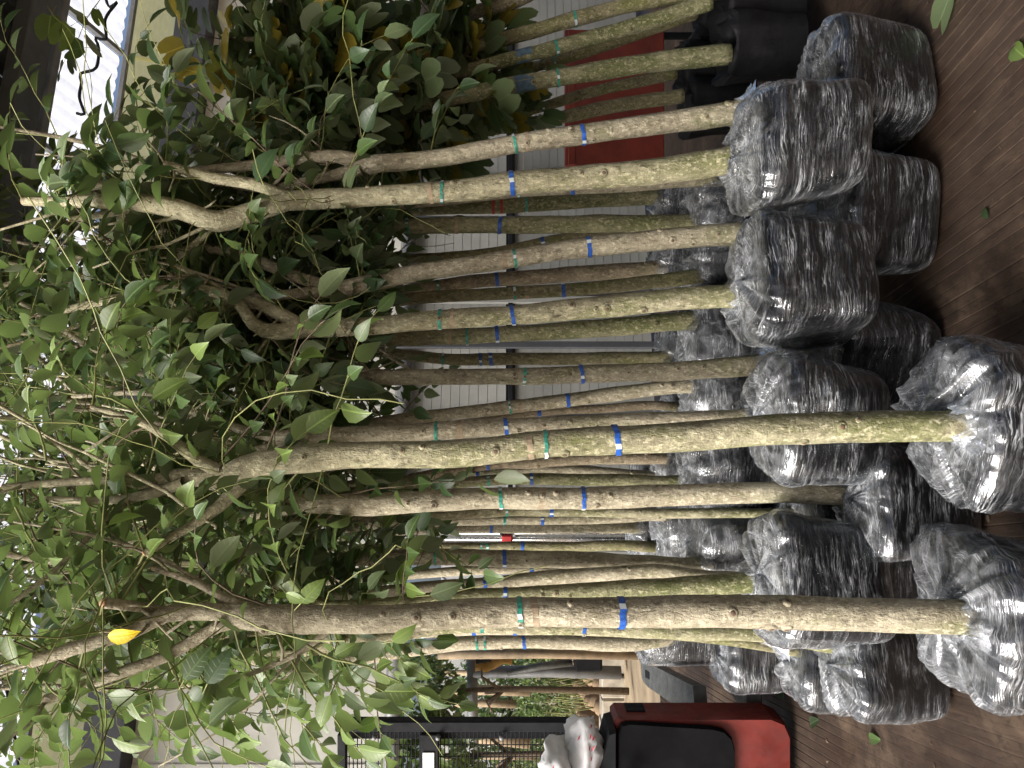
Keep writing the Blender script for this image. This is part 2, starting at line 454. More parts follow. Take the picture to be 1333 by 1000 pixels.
def build_floor():
    verts = []; faces = []
    pitch, s0, s1 = 0.042, -6.5, 7.0
    prof = []
    n = int((s1 - s0) / pitch)
    for k in range(n):
        x = s0 + k * pitch; w = rnd.uniform(0.004, 0.007); d = rnd.uniform(.002, .006)
        w *= .8; prof += [(x, 0.0), (x + pitch - w * 2, 0.0), (x + pitch - w, -d)]
    ts = [-3.5 + 0.35 * i for i in range(34)]
    wob = lambda i, t: 0.004 * noise.noise(Vector((i * .37, t * 1.1, 0)))
    for t in ts:
        for i, (x, z) in enumerate(prof):
            k_ = max(.12, min(1.0, .55 + 1.5 * noise.noise(Vector((x * .55, t * .45, 3.3))) - .35 * max(0, min(1, x - .3))))
            zz = z * k_ + .0012 * noise.noise(Vector((x * 7, t * 2.2, 1)))
            verts.append((x + wob(i, t), t, zz))
    m = len(prof)
    for j in range(len(ts) - 1):
        for i in range(m - 1):
            faces.append((j * m + i, j * m + i + 1, (j + 1) * m + i + 1, (j + 1) * m + i))
    me = D.meshes.new('floor'); me.from_pydata(verts, [], faces); me.materials.append(FLOORM)
    o = link('floor', me); o.rotation_euler.z = ANG
    tag(o, kind='structure')
build_floor()
SOIL = simple('sandy_soil', (0.27, 0.21, 0.135), 0.95, var=.35, scale=3, bump=.5)
mb = MB(); mb.box((0, 60, -0.16), (400, 400, 0.2)); tag(mb.build('ground', SOIL, smooth=False), kind='structure')

# ------------------------------------------------------------------ the shed
def on_wall(px, py, t):
    """the point on the shed's plane t (parallel to its back wall) that is seen at photo pixel (px, py)"""
    d = Vector(((500 - py) / F, 1, -(px - 666.5) / F)); Y = t / E2.dot(d)
    q = d * Y
    return E1.dot(q), CAMZ + q.z          # s, z
AX = (E1, E2, Vector((0, 0, 1)))
STEELG = simple('galvanised_steel', (0.17, 0.175, 0.18), 0.55, metal=.3, var=.25, scale=7)
DARKROOF = simple('dark_grey_sheet_metal', (0.055, 0.06, 0.064), 0.5, var=.2, scale=4, bump=.05)
DARKBEAM = simple('dark_grey_paint', (0.035, 0.038, 0.044), 0.6, var=.15, scale=5, bump=.05)
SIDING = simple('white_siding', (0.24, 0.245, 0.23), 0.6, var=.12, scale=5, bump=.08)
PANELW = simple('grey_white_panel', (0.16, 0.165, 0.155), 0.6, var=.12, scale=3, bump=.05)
CREAM = simple('cream_canvas', (0.47, 0.47, 0.425), 0.85, var=.16, scale=2.4, bump=.1)
BLACKM = simple('black_painted_metal', (0.009, 0.010, 0.012), 0.65, var=.3, scale=10, spec=.15)
def sheet_mat(name, col, clear, tcol):
    m = NT(name); vec = m.coord()
    nz = m.noise(m.map(vec, (3, 3, 9)), 3, 5, .65)
    c = m.mix(m.g(nz, .35, .7), c4(tuple(x * .86 for x in col)), c4(col))
    tl = m.n('BsdfTranslucent', {'Color': c}); tp = m.n('BsdfTransparent', {'Color': c4(tcol)})
    df = m.n('BsdfDiffuse', {'Color': c})
    a = m.n('MixShader', {0: 0.12, 1: tl, 2: df}); b = m.n('MixShader', {0: clear, 1: a, 2: tp})
    m.t.links.new(b.outputs[0], m.out.inputs[0]); return m.mat
SHEET = sheet_mat('clear_roof_sheet', (0.97, 0.97, 0.97), 0.36, (0.98, 0.98, 1))
YSHEET = sheet_mat('yellow_translucent_sheet', (0.97, 0.92, 0.50), 0.22, (0.9, 0.85, 0.4))

# dark canopy overhead, its ribbed underside and galvanised edge beam
TC = 3.6
can = empty('canopy_roof', B(2.5, 1.0, 4.1))
tag(can, 'dark grey ribbed metal canopy roof in the photo\'s upper left corner', 'roof')
CS0, CS1 = 0.7, 6.7
k = 0; s_ = CS0
while s_ < CS1 - .3:                         # long ribbed panels, each its own sheet
    b = MB(); w_ = .6; prof = [(0, 0), (.02, .035), (.10, .035), (.12, 0), (.30, 0), (.32, .035), (.40, .035), (.42, 0), (.594, 0)]
    v = []
    for tt in (-2.5, TC - .02):
        for (x, z) in prof: v.append(B(s_ + x, tt, 4.17 - .05 * (tt - TC) * 0 + z))
        for (x, z) in prof: v.append(B(s_ + x, tt, 4.174 + z))
    n_ = len(prof); f = []
    for i in range(n_ - 1):
        f.append((i, 2 * n_ + i, 2 * n_ + i + 1, i + 1)); f.append((n_ + i, n_ + i + 1, 3 * n_ + i + 1, 3 * n_ + i))
    b.add(v, f); b.build('roof_panel', DARKROOF, can, smooth=False); s_ += w_
for tt in (-2.2, -.6, 1.0, 2.5):
    b = MB(); b.box(B((CS0 + CS1) / 2, tt, 4.105), (CS1 - CS0, .06, .12), AX, bev=.004); b.build('purlin', DARKBEAM, can, smooth=False)
b = MB(); b.box(B((CS0 + CS1) / 2, TC + .035, 4.15), (CS1 - CS0, .06, .13), AX, bev=.005); b.build('edge_beam', STEELG, can, smooth=False)
b = MB(); b.box(B((CS0 + CS1) / 2, TC - .14, 4.12), (CS1 - CS0, .20, .09), AX, bev=.005); b.build('gutter', DARKROOF, can, smooth=False)

# back wall
TW = 7.0
wall = empty('back_wall', B(3, TW, 0))
tag(wall, 'white boarded back wall glimpsed between the stems, with a black rail', 'wall')
z = .12
S0 = 0.15
while z < 2.56:
    if not (1.47 < z < 1.50):
        b = MB()
        hgt = .0885
        v = [B(S0, TW + .02, z), B(S0, TW + .001, z), B(S0, TW + .005, z + hgt), B(S0, TW + .03, z + hgt)]
        v += [p + E1 * 6.6 for p in v]
        b.add(v, [(0, 1, 5, 4), (1, 2, 6, 5), (2, 3, 7, 6), (3, 0, 4, 7), (0, 3, 2, 1), (4, 5, 6, 7)])
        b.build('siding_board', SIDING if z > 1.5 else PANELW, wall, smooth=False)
    z += .09
b = MB(); b.box(B(3.45, TW - .03, 1.515), (6.6, .05, .045), AX, bev=.004); b.build('black_rail', BLACKM, wall, smooth=False)
for s_ in (.12, 1.35, 2.6, 3.9, 5.2):
    b = MB(); b.box(B(s_, TW - .035, 1.3), (.07, .05, 2.6), AX, bev=.004); b.build('wall_post', SIDING, wall, smooth=False)
for s_, w_ in ((2.05, .06), (3.35, .05), (3.62, .07)):
    b = MB(); b.box(B(s_, TW - .30, 1.5), (w_, .05, 3.0), AX, bev=.004)
    tag(b.build('steel_post', DARKBEAM, smooth=False), {2.05: 'dark slim steel post in front of the boards, beside the red board', 3.35: 'dark slim steel post behind the bagged trees, thinner of the pair', 3.62: 'dark slim steel post behind the bagged trees, thicker of the pair'}[s_], 'post', 'dark posts before the boarded wall')
# cream canvas bays above, dark beam, yellow strip, clear roof
scr = empty('canvas_screen', B(0, TW, 2.6))
tag(scr, 'cream canvas screen hung under the dark beam, lower left of the photo', 'screen')
for k in range(-3, 4):
    a0, a1 = k * 1.6 - .1, k * 1.6 + 1.54
    b = MB(); nx, nz = 16, 12; v = []; f = []
    for j in range(nz + 1):
        for i in range(nx + 1):
            x = a0 + (a1 - a0) * i / nx; zz = 2.62 + 2.2 * j / nz
            v.append(B(x, TW + .06 + .012 * (k % 2) + .03 * noise.noise(Vector((x * 1.4, zz * 1.1, 2))), zz))
    for j in range(nz):
        for i in range(nx):
            q = j * (nx + 1) + i; f.append((q, q + 1, q + nx + 2, q + nx + 1))
    b.add(v, f); b.build('canvas_panel', CREAM, scr)
b = MB(); b.tube([B(-5.2, TW - .08, 2.54), B(6.7, TW - .08, 2.54)], .065, 14)
tag(b.build('steel_pipe', STEELG), 'thick grey pipe along the foot of the cream canvas screen', 'pipe')
b = MB(); b.box(B(.8, TW - .02, 5.0), (12, .22, .36), AX, bev=.01)
tag(b.build('roof_beam', DARKBEAM, smooth=False), 'dark grey beam between the cream canvas and the yellow strip', 'beam')
ys = empty('yellow_strip', B(0, TW, 5.2)); tag(ys, 'yellow translucent eaves strip above the dark beam', 'eaves strip')
for k in range(8):
    b = MB(); a0 = -5.2 + 1.5 * k; nx, nz = 14, 5; v = []; f = []
    for j in range(nz + 1):
        for i in range(nx + 1):
            x = a0 + 1.53 * i / nx; zz = 5.19 + .42 * j / nz
            v.append(B(x, TW - .02 - .012 * (k % 2) + .02 * noise.noise(Vector((x * 2, zz * 5, 1))) + .015 * math.sin(x * 30) - .15 * (j / nz) , zz))
    for j in range(nz):
        for i in range(nx):
            q = j * (nx + 1) + i; f.append((q, q + 1, q + nx + 2, q + nx + 1))
    b.add(v, f); b.build('yellow_panel', YSHEET, ys)
rf = empty('clear_roof', B(0, 5.3, 5.9)); tag(rf, 'clear plastic sheet roof glowing white above the tree tops', 'roof')
def roofz(t): return 5.62 + (TW - t) * .30
for k in range(8):
    a0 = -5.2 + 1.5 * k
    b = MB(); v = []; f = []; nx, nz = 30, 2
    for j in range(nz + 1):
        t = TW - .2 - (TW - .2 - 3.2) * j / nz
        for i in range(nx + 1):
            x = a0 + 1.49 * i / nx
            v.append(B(x, t, roofz(t) + .012 * math.sin(x * 2 * math.pi / .15)))
    for j in range(nz):
        for i in range(nx):
            q = j * (nx + 1) + i; f.append((q, q + 1, q + nx + 2, q + nx + 1))
    b.add(v, f); b.build('roof_sheet', SHEET, rf)
for k in range(8):
    b = MB(); a0 = -5.2 + 1.5 * k
    b.box(B(a0 - .005, 5.0, roofz(5.0) - .06), (.05, 3.7, .06), (E1, (E2 - Vector((0, 0, .30))).normalized(), (Vector((0, 0, 1)) + E2 * .30).normalized()), bev=.004)
    b.build('rafter', STEELG, rf, smooth=False)
for t in (6.75, 5.6, 4.4):
    b = MB(); b.box(B(.8, t, roofz(t) - .12), (12, .05, .05), AX, bev=.004); b.build('purlin', STEELG, rf, smooth=False)
b = MB(); r_ = random.Random(5)
for k in range(70):                    # thin dark rods standing in for twig shadows on the sheets
    s_ = r_.uniform(-3.5, 5.5); t = r_.uniform(3.6, 6.6); a = r_.uniform(-.5, .5) + (1.3 if r_.random() < .8 else 0); L = r_.uniform(.3, 1.2)
    p0 = B(s_, t, roofz(t) + .022); t1 = min(6.7, t + math.sin(a) * L); p1 = B(s_ + math.cos(a) * L, t1, roofz(t1) + .022)
    b.tube([p0, p0.lerp(p1, .5) + E1 * r_.uniform(-.05, .05), p1], r_.uniform(.002, .005), 4, cap=False)
tag(b.build('roof_twig_shadows', TWIG), kind='stuff')
b = MB(); r_ = random.Random(9); pl = []
for i in range(14):
    px_, py_ = 150 - 2.6 * i - (12 if i > 5 else 0), -30 + 14 * i
    s_, z_ = on_wall(px_, py_, 5.2); pl.append(B(s_, 5.2, z_) + E1 * r_.uniform(-.09, .09) + Vector((0, 0, r_.uniform(-.07, .07))))
b.tube([q for q, _ in smooth_path([(p, .012) for p in pl], .03)], .012, 6); tag(b.build('hanging_cable', BLACKM), 'crooked black cable hanging under the clear roof, upper left of the photo', 'cable')
b = MB(); pl = [B(*(lambda q: (q[0], 5.0, q[1]))(on_wall(x, y, 5.0))) for x, y in ((30, 1030), (22, 980), (14, 930), (6, 890), (-20, 850))]
b.tube([q for q, _ in smooth_path([(p, .012) for p in pl], .03)], .011, 6); tag(b.build('hanging_cable', BLACKM), 'crooked black cable hanging at the lower left corner of the photo', 'cable')

# red board and the metal pole with its clamp
REDB = simple('red_painted_board', (0.21, 0.030, 0.017), 0.55, var=.3, scale=5, bump=.15)
WORN = simple('worn_film_scrap', (.5, .5, .5), .3)
b0 = P(865, 216, 5.2); b1 = P(735, 38, 5.2)
rbd = empty('red_cart', Vector(((b0.x + b1.x) / 2, 5.2, 0))); tag(rbd, 'dark red board of a cart standing behind the bagged trees', 'cart')
b = MB(); b.box(((b0.x + b1.x) / 2, 5.22, (b0.z + b1.z) / 2), (abs(b1.x - b0.x), .03, b1.z - b0.z), bev=.006); b.build('board', REDB, rbd, smooth=False)
for e in (b0.x + .02, b1.x - .02):
    b = MB(); b.box((e, 5.26, (b1.z - .02) / 2), (.04, .04, b1.z - .02), bev=.004); b.build('leg', BLACKM, rbd, smooth=False)
b = MB(); b.box(((b0.x + b1.x) / 2, 5.198, b1.z - .05), (abs(b1.x - b0.x) - .01, .012, .05), bev=.003); b.build('batten', REDB, rbd, smooth=False)
pole = empty('tripod_pole', P(825, 700, 4.9)); pole.location.z = 0; tag(pole, 'shiny grey metal pole with a red clamp, seen between two slim stems', 'pole')
b = MB(); p0, p1 = P(960, 703, 4.9), P(490, 701, 4.9); p0.z = 0
b.tube([p0, p1], .016, 10); b.tube([p0 + Vector((.045, 0, 0)), p1 + Vector((.035, 0, 0))], .010, 10); b.build('tube', simple('shiny_metal', (.6, .6, .6), .25, metal=.9), pole)
b = MB(); c_ = P(660, 701, 4.88); b.box(c_, (.05, .05, .07), bev=.008); b.build('clamp', REDT, pole, smooth=False)
b = MB(); b.tube([c_ + Vector((.03, -.02, .03)), c_ + Vector((.06, -.04, .05))], .012, 8); b.build('knob', BLACKM, pole)

# ------------------------------------------------------------------ forklift (pedestrian stacker) at the lower edge of the photo
REDP = simple('red_machine_paint', (0.115, 0.011, 0.007), 0.5, var=.35, scale=6, bump=.05)
COVER = simple('black_plastic_cover', (0.006, 0.006, 0.007), 0.85, var=.25, scale=7, bump=.15, spec=.06)
WHITEL = simple('white_label', (0.72, 0.72, 0.70), 0.5, var=.08)
fk = empty('pallet_stacker', (-2.2, 4.0, 0)); tag(fk, 'red and black forklift stacker with mesh guard at the photo\'s lower edge', 'forklift')
def prism(poly, y0, y1, mat, name, parent, bev=True):
    """outline (x, z) run from y0 to y1 with a small chamfer"""
    b = MB(); n = len(poly); cx_ = sum(p[0] for p in poly) / n; cz_ = sum(p[1] for p in poly) / n
    v = []
    for (y, k) in ((y0, .975), (y0 + .02, 1), (y1 - .02, 1), (y1, .975)):
        for x, z in poly: v.append((cx_ + (x - cx_) * k, y, cz_ + (z - cz_) * k))
    f = [tuple(range(n))[::-1], tuple(range(3 * n, 4 * n))]
    for r_i in range(3):
        for i in range(n): f.append((r_i * n + i, r_i * n + (i + 1) % n, (r_i + 1) * n + (i + 1) % n, (r_i + 1) * n + i))
    b.add([Vector(p) for p in v], f); return b.build(name, mat, parent, smooth=False)
XR = -1.745
prism([(-2.75, .04), (XR - .10, .04), (XR - .03, .07), (XR, .14), (XR, .945), (XR - .02, .965), (-2.75, .965)], 3.86, 4.07, REDP, 'body', fk)
arc = [(XR - .05, .40), (XR - .09, .36), (XR - .15, .345)]
prism([(-2.72, .345)] + arc[::-1] + [(XR - .035, .46), (XR - .008, .90), (XR - .02, .935), (XR - .06, .955), (-2.72, .955)], 3.82, 3.87, COVER, 'cover', fk)
prism([(-2.72, .10), (XR - .33, .10), (XR - .30, .26), (XR - .34, .30), (-2.72, .30)], 3.82, 3.87, COVER, 'step_panel', fk)
prism([(-2.7, .967), (XR - .04, .967), (XR - .05, 1.0), (XR - .24, 1.05), (-2.7, 1.05)], 3.80, 4.05, BLACKM, 'top_tray', fk)
b = MB(); b.box((XR + .004, 3.98, .84), (.012, .09, .10), bev=.003); b.build('vent', BLACKM, fk, smooth=False)
b = MB(); b.tube([Vector((-2.05, 3.75, .93)), Vector((-2.05, 3.66, .96)), Vector((-2.05, 3.62, 1.04)), Vector((-2.05, 3.62, 1.12))], [.03, .028, .02, .02], 10); b.build('handle', BLACKM, fk)
GX = -443 / F * 4.25
b = MB(); b.box((GX, 4.25, 1.78), (.065, .07, 1.46), bev=.008); b.build('mast_post', BLACKM, fk, smooth=False)
b = MB(); b.box((GX - .085, 4.33, 1.78), (.055, .05, 1.46), bev=.006); b.build('mast_rail', BLACKM, fk, smooth=False)
for z_, h_ in ((2.47, .05), (1.97, .105), (1.08, .06)):
    b = MB(); b.box((GX - .55, 4.235, z_), (1.02, .05, h_), bev=.006); b.build('guard_bar', BLACKM, fk, smooth=False)
b = MB()
for k in range(56): z_ = 1.12 + k * .024; b.tube([Vector((GX - .02, 4.27, z_)), Vector((GX - 1.0, 4.27, z_))], .0032, 4, cap=False)
for k in range(14): x_ = GX - .06 - k * .07; b.tube([Vector((x_, 4.277, 1.09)), Vector((x_, 4.277, 2.46))], .003, 4, cap=False)
mg = b.build('mesh_guard', BLACKM, fk); mg['kind'] = 'stuff'
b = MB(); b.box((GX - .19, 4.205, 1.975), (.10, .006, .065), bev=.001); b.build('label_plate', WHITEL, fk, smooth=False)
for k in range(4):
    b = MB(); q = Vector((GX - .05, 4.21, 1.2 + k * .36)); b.tube([q, q + Vector((0, -.03, 0))], [.014, .012], 8); b.build('bolt', STEELG, fk)
STEELD = simple('worn_dark_steel', (0.12, 0.125, 0.12), 0.55, metal=.5, var=.35, scale=14)
def fork(pa, pb, w_):
    b = MB(); d = (pb - pa); L = d.length; d.normalize(); sd = d.cross(Vector((0, 0, 1))).normalized()
    v = []; f = []; st = [(0, 1, .075), (.80, 1, .075), (.93, .85, .06), (.98, .6, .05), (1, .3, .04)]
    for u, k, h_ in st:
        for sx, sz in ((-1, 1), (1, 1), (1, -1), (-1, -1)): v.append(pa + d * (L * u) + sd * (sx * k * w_ / 2) + Vector((0, 0, sz * h_ / 2)))
    n = len(st)
    for i in range(n - 1):
        for j in range(4): f.append((i * 4 + j, i * 4 + (j + 1) % 4, (i + 1) * 4 + (j + 1) % 4, (i + 1) * 4 + j))
    f += [(3, 2, 1, 0), tuple((n - 1) * 4 + j for j in range(4))]
    b.add(v, f); o = b.build('fork', STEELD, fk, smooth=False)
    b = MB(); b.box(pa + d * L * .80 + Vector((0, 0, .0385)), (.05, L * .09, .004), (sd, d, Vector((0, 0, 1)))); b.build('slot', BLACKM, o, smooth=False)
fork(P(912, 914, 4.2), P(838, 872, 5.7), .17)
fork(P(912, 914, 4.2) + Vector((-.45, .1, 0)), P(834, 873, 5.7) + Vector((-.45, .1, 0)), .17)
b = MB(); b.box((XR - .02, 4.6, .16), (.14, 1.0, .10), bev=.01); b.build('straddle_leg', STEELD, fk, smooth=False)
# sacks on top of it
SACK = simple('white_plastic_sack', (0.66, 0.66, 0.68), 0.35, var=.12, scale=8, bump=.2)
REDINK = simple('red_print', (0.55, 0.03, 0.06), 0.5)
def sack(c, L, w_, h_, yaw, seed, label):
    o = empty('plastic_sack', c - Vector((0, 0, h_ * .5))); tag(o, label, 'sack', 'white sacks lying on the forklift')
    nu, nv = 30, 16; v = []; f = []; R = Matrix.Rotation(yaw[0], 3, 'Z') @ Matrix.Rotation(yaw[1], 3, 'Y')
    for j in range(nv + 1):
        ph = -math.pi / 2 + math.pi * j / nv
        for i in range(nu):
            th = 2 * math.pi * i / nu
            d = Vector((math.cos(ph) * math.cos(th), math.cos(ph) * math.sin(th), math.sin(ph)))
            rr = 1 / ((abs(d.x) ** 4 + abs(d.y) ** 4 + abs(d.z) ** 2.4) ** (1 / 3.4))
            q = Vector((d.x * rr * L / 2, d.y * rr * w_ / 2, d.z * rr * h_ / 2))
            cr = 1 - abs(noise.noise(q * 14 + Vector((seed, 0, 0)))); q += d * (.045 * cr ** 5 - .015) + d * .05 * noise.noise(q * 7 + Vector((0, seed, 0)))
            v.append(c + R @ q)
    for j in range(nv):
        for i in range(nu): f.append((j * nu + i, j * nu + (i + 1) % nu, (j + 1) * nu + (i + 1) % nu, (j + 1) * nu + i))
    b = MB(); b.add(v, f); b.build('sack_body', SACK, o)
    r_ = random.Random(seed); nrm = [None]
    b = MB()
    for k in range(6):                     # red print strokes lying on the sack's skin
        j = r_.randint(5, 10); i0 = int((-(math.pi / 2) - yaw[0]) % (2 * math.pi) / (2 * math.pi) * nu) + r_.randint(-5, 5)
        for d_ in range(r_.randint(1, 2)):
            q = [v[(j + a) * nu + (i0 + d_ + e) % nu] for a, e in ((0, 0), (0, 1), (1, 1), (1, 0))]
            m_ = sum(q, Vector()) / 4; nr = (q[1] - q[0]).cross(q[3] - q[0]).normalized(); nr = nr if nr.dot(m_ - c) > 0 else -nr
            b.add([m_ + (x - m_) * (.55 if kk % 2 else .25) + nr * .003 for kk, x in enumerate(q)], [(0, 1, 2, 3)])
    pr = b.build('red_print', REDINK, o); pr['kind'] = 'stuff'
sack(Vector((-1.98, 3.90, 1.125)), .42, .28, .16, (.2, .12), 3, 'white plastic sack with red print, lowest of the sacks on the forklift')
sack(Vector((-2.06, 3.86, 1.24)), .40, .26, .13, (-.3, -.25), 8, 'crumpled white sack with red print leaning on top of another sack')
sack(Vector((-2.30, 3.90, 1.20)), .36, .30, .20, (.5, .1), 13, 'white sack with red print at the very edge of the photo')

# ------------------------------------------------------------------ nursery yard seen through the open bay
def post(name, px0, px1, py, Y, r_, mat, label, cat='post', lean=0, group=None):
    a, c_ = P(px1, py, Y), P(px0, py + lean, Y); a.z = max(a.z, -.06)
    b = MB(); b.tube([a, a.lerp(c_, .5) + Vector((r_ * .3, 0, 0)), c_], [r_ * 1.05, r_, r_ * .92], 9, jit=.06, seed=py)
    return tag(b.build(name, mat), label, cat, group)
WOOD = simple('weathered_wood', (0.25, 0.19, 0.12), 0.85, var=.35, scale=9, bump=.3)
post('metal_post', 616, 808, 876, 10, .085, STEELG, 'grey metal post holding the crossbar in the yard')
b = MB(); b.tube([P(615, 858, 10), P(615, 1010, 10)], .075, 10); tag(b.build('crossbar', STEELG), 'grey metal crossbar resting on the yard post', 'bar')
GW = 'wooden stakes in the nursery yard'
post('wooden_post', 570, 830, 853, 9, .055, WOOD, 'brown wooden stake nearest the trees in the yard', 'stake', 0, GW)
post('wooden_post', 572, 700, 878, 13, .05, WOOD, 'brown wooden stake just beyond the yard\'s metal post', 'stake', -2, GW)
post('wooden_post', 575, 690, 900, 14, .09, WOOD, 'thickest wooden stake in the yard, with dark notches', 'stake', 0, GW)
post('wooden_post', 590, 672, 917, 15, .075, WOOD, 'short wooden stake in the yard near the mesh guard', 'stake', 0, GW)
post('wooden_post', 560, 690, 965, 13, .12, WOOD, 'wooden stake seen through the mesh guard, thick one', 'stake', -8, GW)
post('wooden_post', 560, 700, 985, 15, .07, WOOD, 'wooden stake seen through the mesh guard, thin one', 'stake', 0, GW)
# cloth on the post
CLOTH = simple('ochre_cloth', (0.38, 0.23, 0.07), 0.8, var=.3, scale=12, bump=.3)
b = MB(); v = []; f = []; n0 = 12
for i in range(n0 + 1):
    u = i / n0; p = P(619 + 48 * u, 863 + 3 * math.sin(u * 6), 9.8)
    for k in range(8):
        a = 2 * math.pi * k / 8; rr = .09 * (1.1 - .75 * u) * (1 + .3 * math.sin(k * 2.2 + i * .8))
        v.append(p + Vector((math.cos(a) * rr, math.sin(a) * rr, 0)))
for i in range(n0):
    for k in range(8): f.append((i * 8 + k, i * 8 + (k + 1) % 8, (i + 1) * 8 + (k + 1) % 8, (i + 1) * 8 + k))
f += [tuple(range(8))[::-1], tuple(range(n0 * 8, n0 * 8 + 8))]
b.add(v, f); tag(b.build('cloth', CLOTH), 'ochre cloth hanging folded from the yard\'s crossbar', 'cloth')
post('metal_strut', 660, 745, 862, 9.9, .05, STEELD, 'slanting grey strut below the ochre cloth', 'strut', 14)
b = MB(); b.box(P(765, 855, 9.8), (.30, .3, .36), bev=.03); tag(b.build('black_crate', BLACKM, smooth=False), 'small black crate on the kerb of the yard', 'crate')
b = MB(); b.tube([P(620, 851, 9.7), P(640, 851, 9.7)], [.13, .10], 12); tag(b.build('black_bucket', BLACKM), 'black bucket hung beside the ochre cloth', 'bucket')
# concrete kerb blocks
CONC = simple('old_concrete', (0.27, 0.24, 0.19), 0.9, var=.35, scale=5, bump=.4)
kb = empty('block_kerb', P(800, 880, 10.4)); tag(kb, 'low kerb of old concrete blocks at the yard\'s edge', 'kerb')
for k in range(9):
    b = MB(); c_ = P(792, 800 + 30 * k, 10.4); b.box((c_.x, 10.4 + .02 * (k % 3), .08), (.30, .3, .34 + .015 * (k % 2)), bev=.02); b.build('block', CONC, kb, smooth=False)
# polytunnel
TUN = sheet_mat('tunnel_film', (0.72, 0.75, 0.76), 0.15, (.9, .93, .95))
tn = empty('polytunnel', (-9.5, 24, 0)); tag(tn, 'white plastic tunnel house standing at the back of the yard', 'greenhouse')
b = MB(); v = []; f = []
for j in range(9):
    for i in range(17):
        a = math.pi * i / 16; v.append(Vector((-14.5 + 1.6 * j, 23 + 3.2 * (1 - math.cos(a)), .9 + 3.1 * math.sin(a) ** .7)))
for j in range(8):
    for i in range(16): f.append((j * 17 + i, j * 17 + i + 1, (j + 1) * 17 + i + 1, (j + 1) * 17 + i))
b.add(v, f); b.build('film_skin', TUN, tn)
for j in range(9):
    b = MB(); b.tube([Vector((-14.5 + 1.6 * j, 22.96 + 3.2 * (1 - math.cos(math.pi * i / 16)), .9 + 3.12 * math.sin(math.pi * i / 16) ** .7)) for i in range(13)], .04, 6); b.build('hoop', STEELG, tn)
b = MB(); b.box(P(600, 990, 24.5) + Vector((0, 0, 0)), (.1, .1, .1)); 
b = MB(); b.box((-10.2, 22.9, .45), (13, .1, .9), bev=.01); b.build('base_wall', CONC, tn, smooth=False)
BLUET = simple('blue_tarpaulin', (0.012, 0.09, 0.40), .5)
b = MB(); c_ = P(478, 866, 9.0); b.box(c_, (.28, .1, .42), bev=.02); tag(b.build('blue_sign', BLUET, smooth=False), 'blue panel up by the grey pipe, half hidden by leaves', 'panel')

def bush(c, rx, ry, rz, n, size, tones, seed, kind='ovate'):
    r_ = random.Random(seed); L = []
    while len(L) < n:
        d = rdir(r_); rad = r_.uniform(.25, 1) ** .5
        lump = 1 + .35 * noise.noise(d * 2.2 + Vector((seed, 0, 0)))
        p = Vector((d.x * rx, d.y * ry, d.z * rz)) * rad * lump + c
        if p.z < .02 or noise.noise(p * (1.6 / max(.3, rx)) + Vector((0, 0, seed))) < -.22: continue
        L.append((frame(p, (d + rdir(r_) * .9), Vector((0, 0, 1)) + rdir(r_) * .8, size * r_.uniform(.6, 1.3)), kind, r_.choice(tones)))
    return L
def leafy(name, c, rx, ry, rz, n, size, tones, seed, label, cat, group=None, trunk=None, tr=.05):
    o = empty(name, Vector((c.x, c.y, 0))); tag(o, label, cat, group)
    me = foliage_mesh('crown', bush(c - o.location, rx, ry, rz, n, size, tones, seed)); ob = D.objects.new('crown', me); COL.objects.link(ob); ob.parent = o; ob['kind'] = 'stuff'
    b = MB(); r_ = random.Random(seed); b.tube([Vector((c.x, c.y, 0)), Vector((c.x + .03, c.y, c.z * .5)), Vector((c.x, c.y, c.z))], [tr, tr * .8, tr * .5], 8)
    for k in range(5):
        d = Vector((r_.uniform(-1, 1) * rx, r_.uniform(-1, 1) * ry, r_.uniform(.1, .9) * rz)); q = Vector((c.x, c.y, c.z * .6)); b.tube([q, q + d * .5 + Vector((0, 0, .1)), q + d * .8], [tr * .5, tr * .35, tr * .15], 5)
    b.build('trunk', TWIG, o)
leafy('yard_tree', P(545, 900, 9.5), .55, .6, .55, 1100, .10, [0, 0, 1, 2], 3, 'small leafy tree in the yard below the grey pipe', 'tree')
leafy('yard_tree', P(560, 985, 9.0), .45, .5, .6, 500, .18, [0, 2, 3], 4, 'broad-leaved tree seen through the mesh guard', 'tree')
for k in range(7):
    c_ = P(705 - 4 * (k % 2), 830 + 28 * k, 15 + .7 * (k % 3)); c_.z = .75
    leafy('hedge_shrub', c_, .42, .5, .72, 520, .10, [[0, 2, 0], [0, 1, 2], [2, 3, 0]][k % 3], 20 + k,
          ['light green shrub beside the nearest yard stake', 'dense shrub behind the slanting strut', 'low shrub behind the yard\'s metal post', 'shrub between the metal post and the thickest stake', 'shrub below the thickest yard stake', 'shrub behind the short stake by the mesh guard', 'shrub seen through the mesh guard in the yard'][k], 'shrub', 'shrubs in the nursery yard', tr=.03)
for k in range(8):
    c_ = P(640 - 10 * (k % 3), 790 + 32 * k, 20); c_.z = 1.6 + .3 * (k % 2); c_.x -= .5
    leafy('far_tree', c_, 1.0, 1.0, 1.4, 500, .20, [0, 1, 1], 40 + k, ['far green tree behind the stems by the yard', 'far tree left of the ochre cloth in the yard', 'far tree behind the ochre cloth', 'far tree behind the metal yard post', 'far tree behind the thickest yard stake', 'far tree at the inner edge of the mesh guard', 'far tree seen in the middle of the mesh guard', 'far tree at the outermost edge of the yard'][k], 'tree', 'trees at the back of the yard', tr=.08)
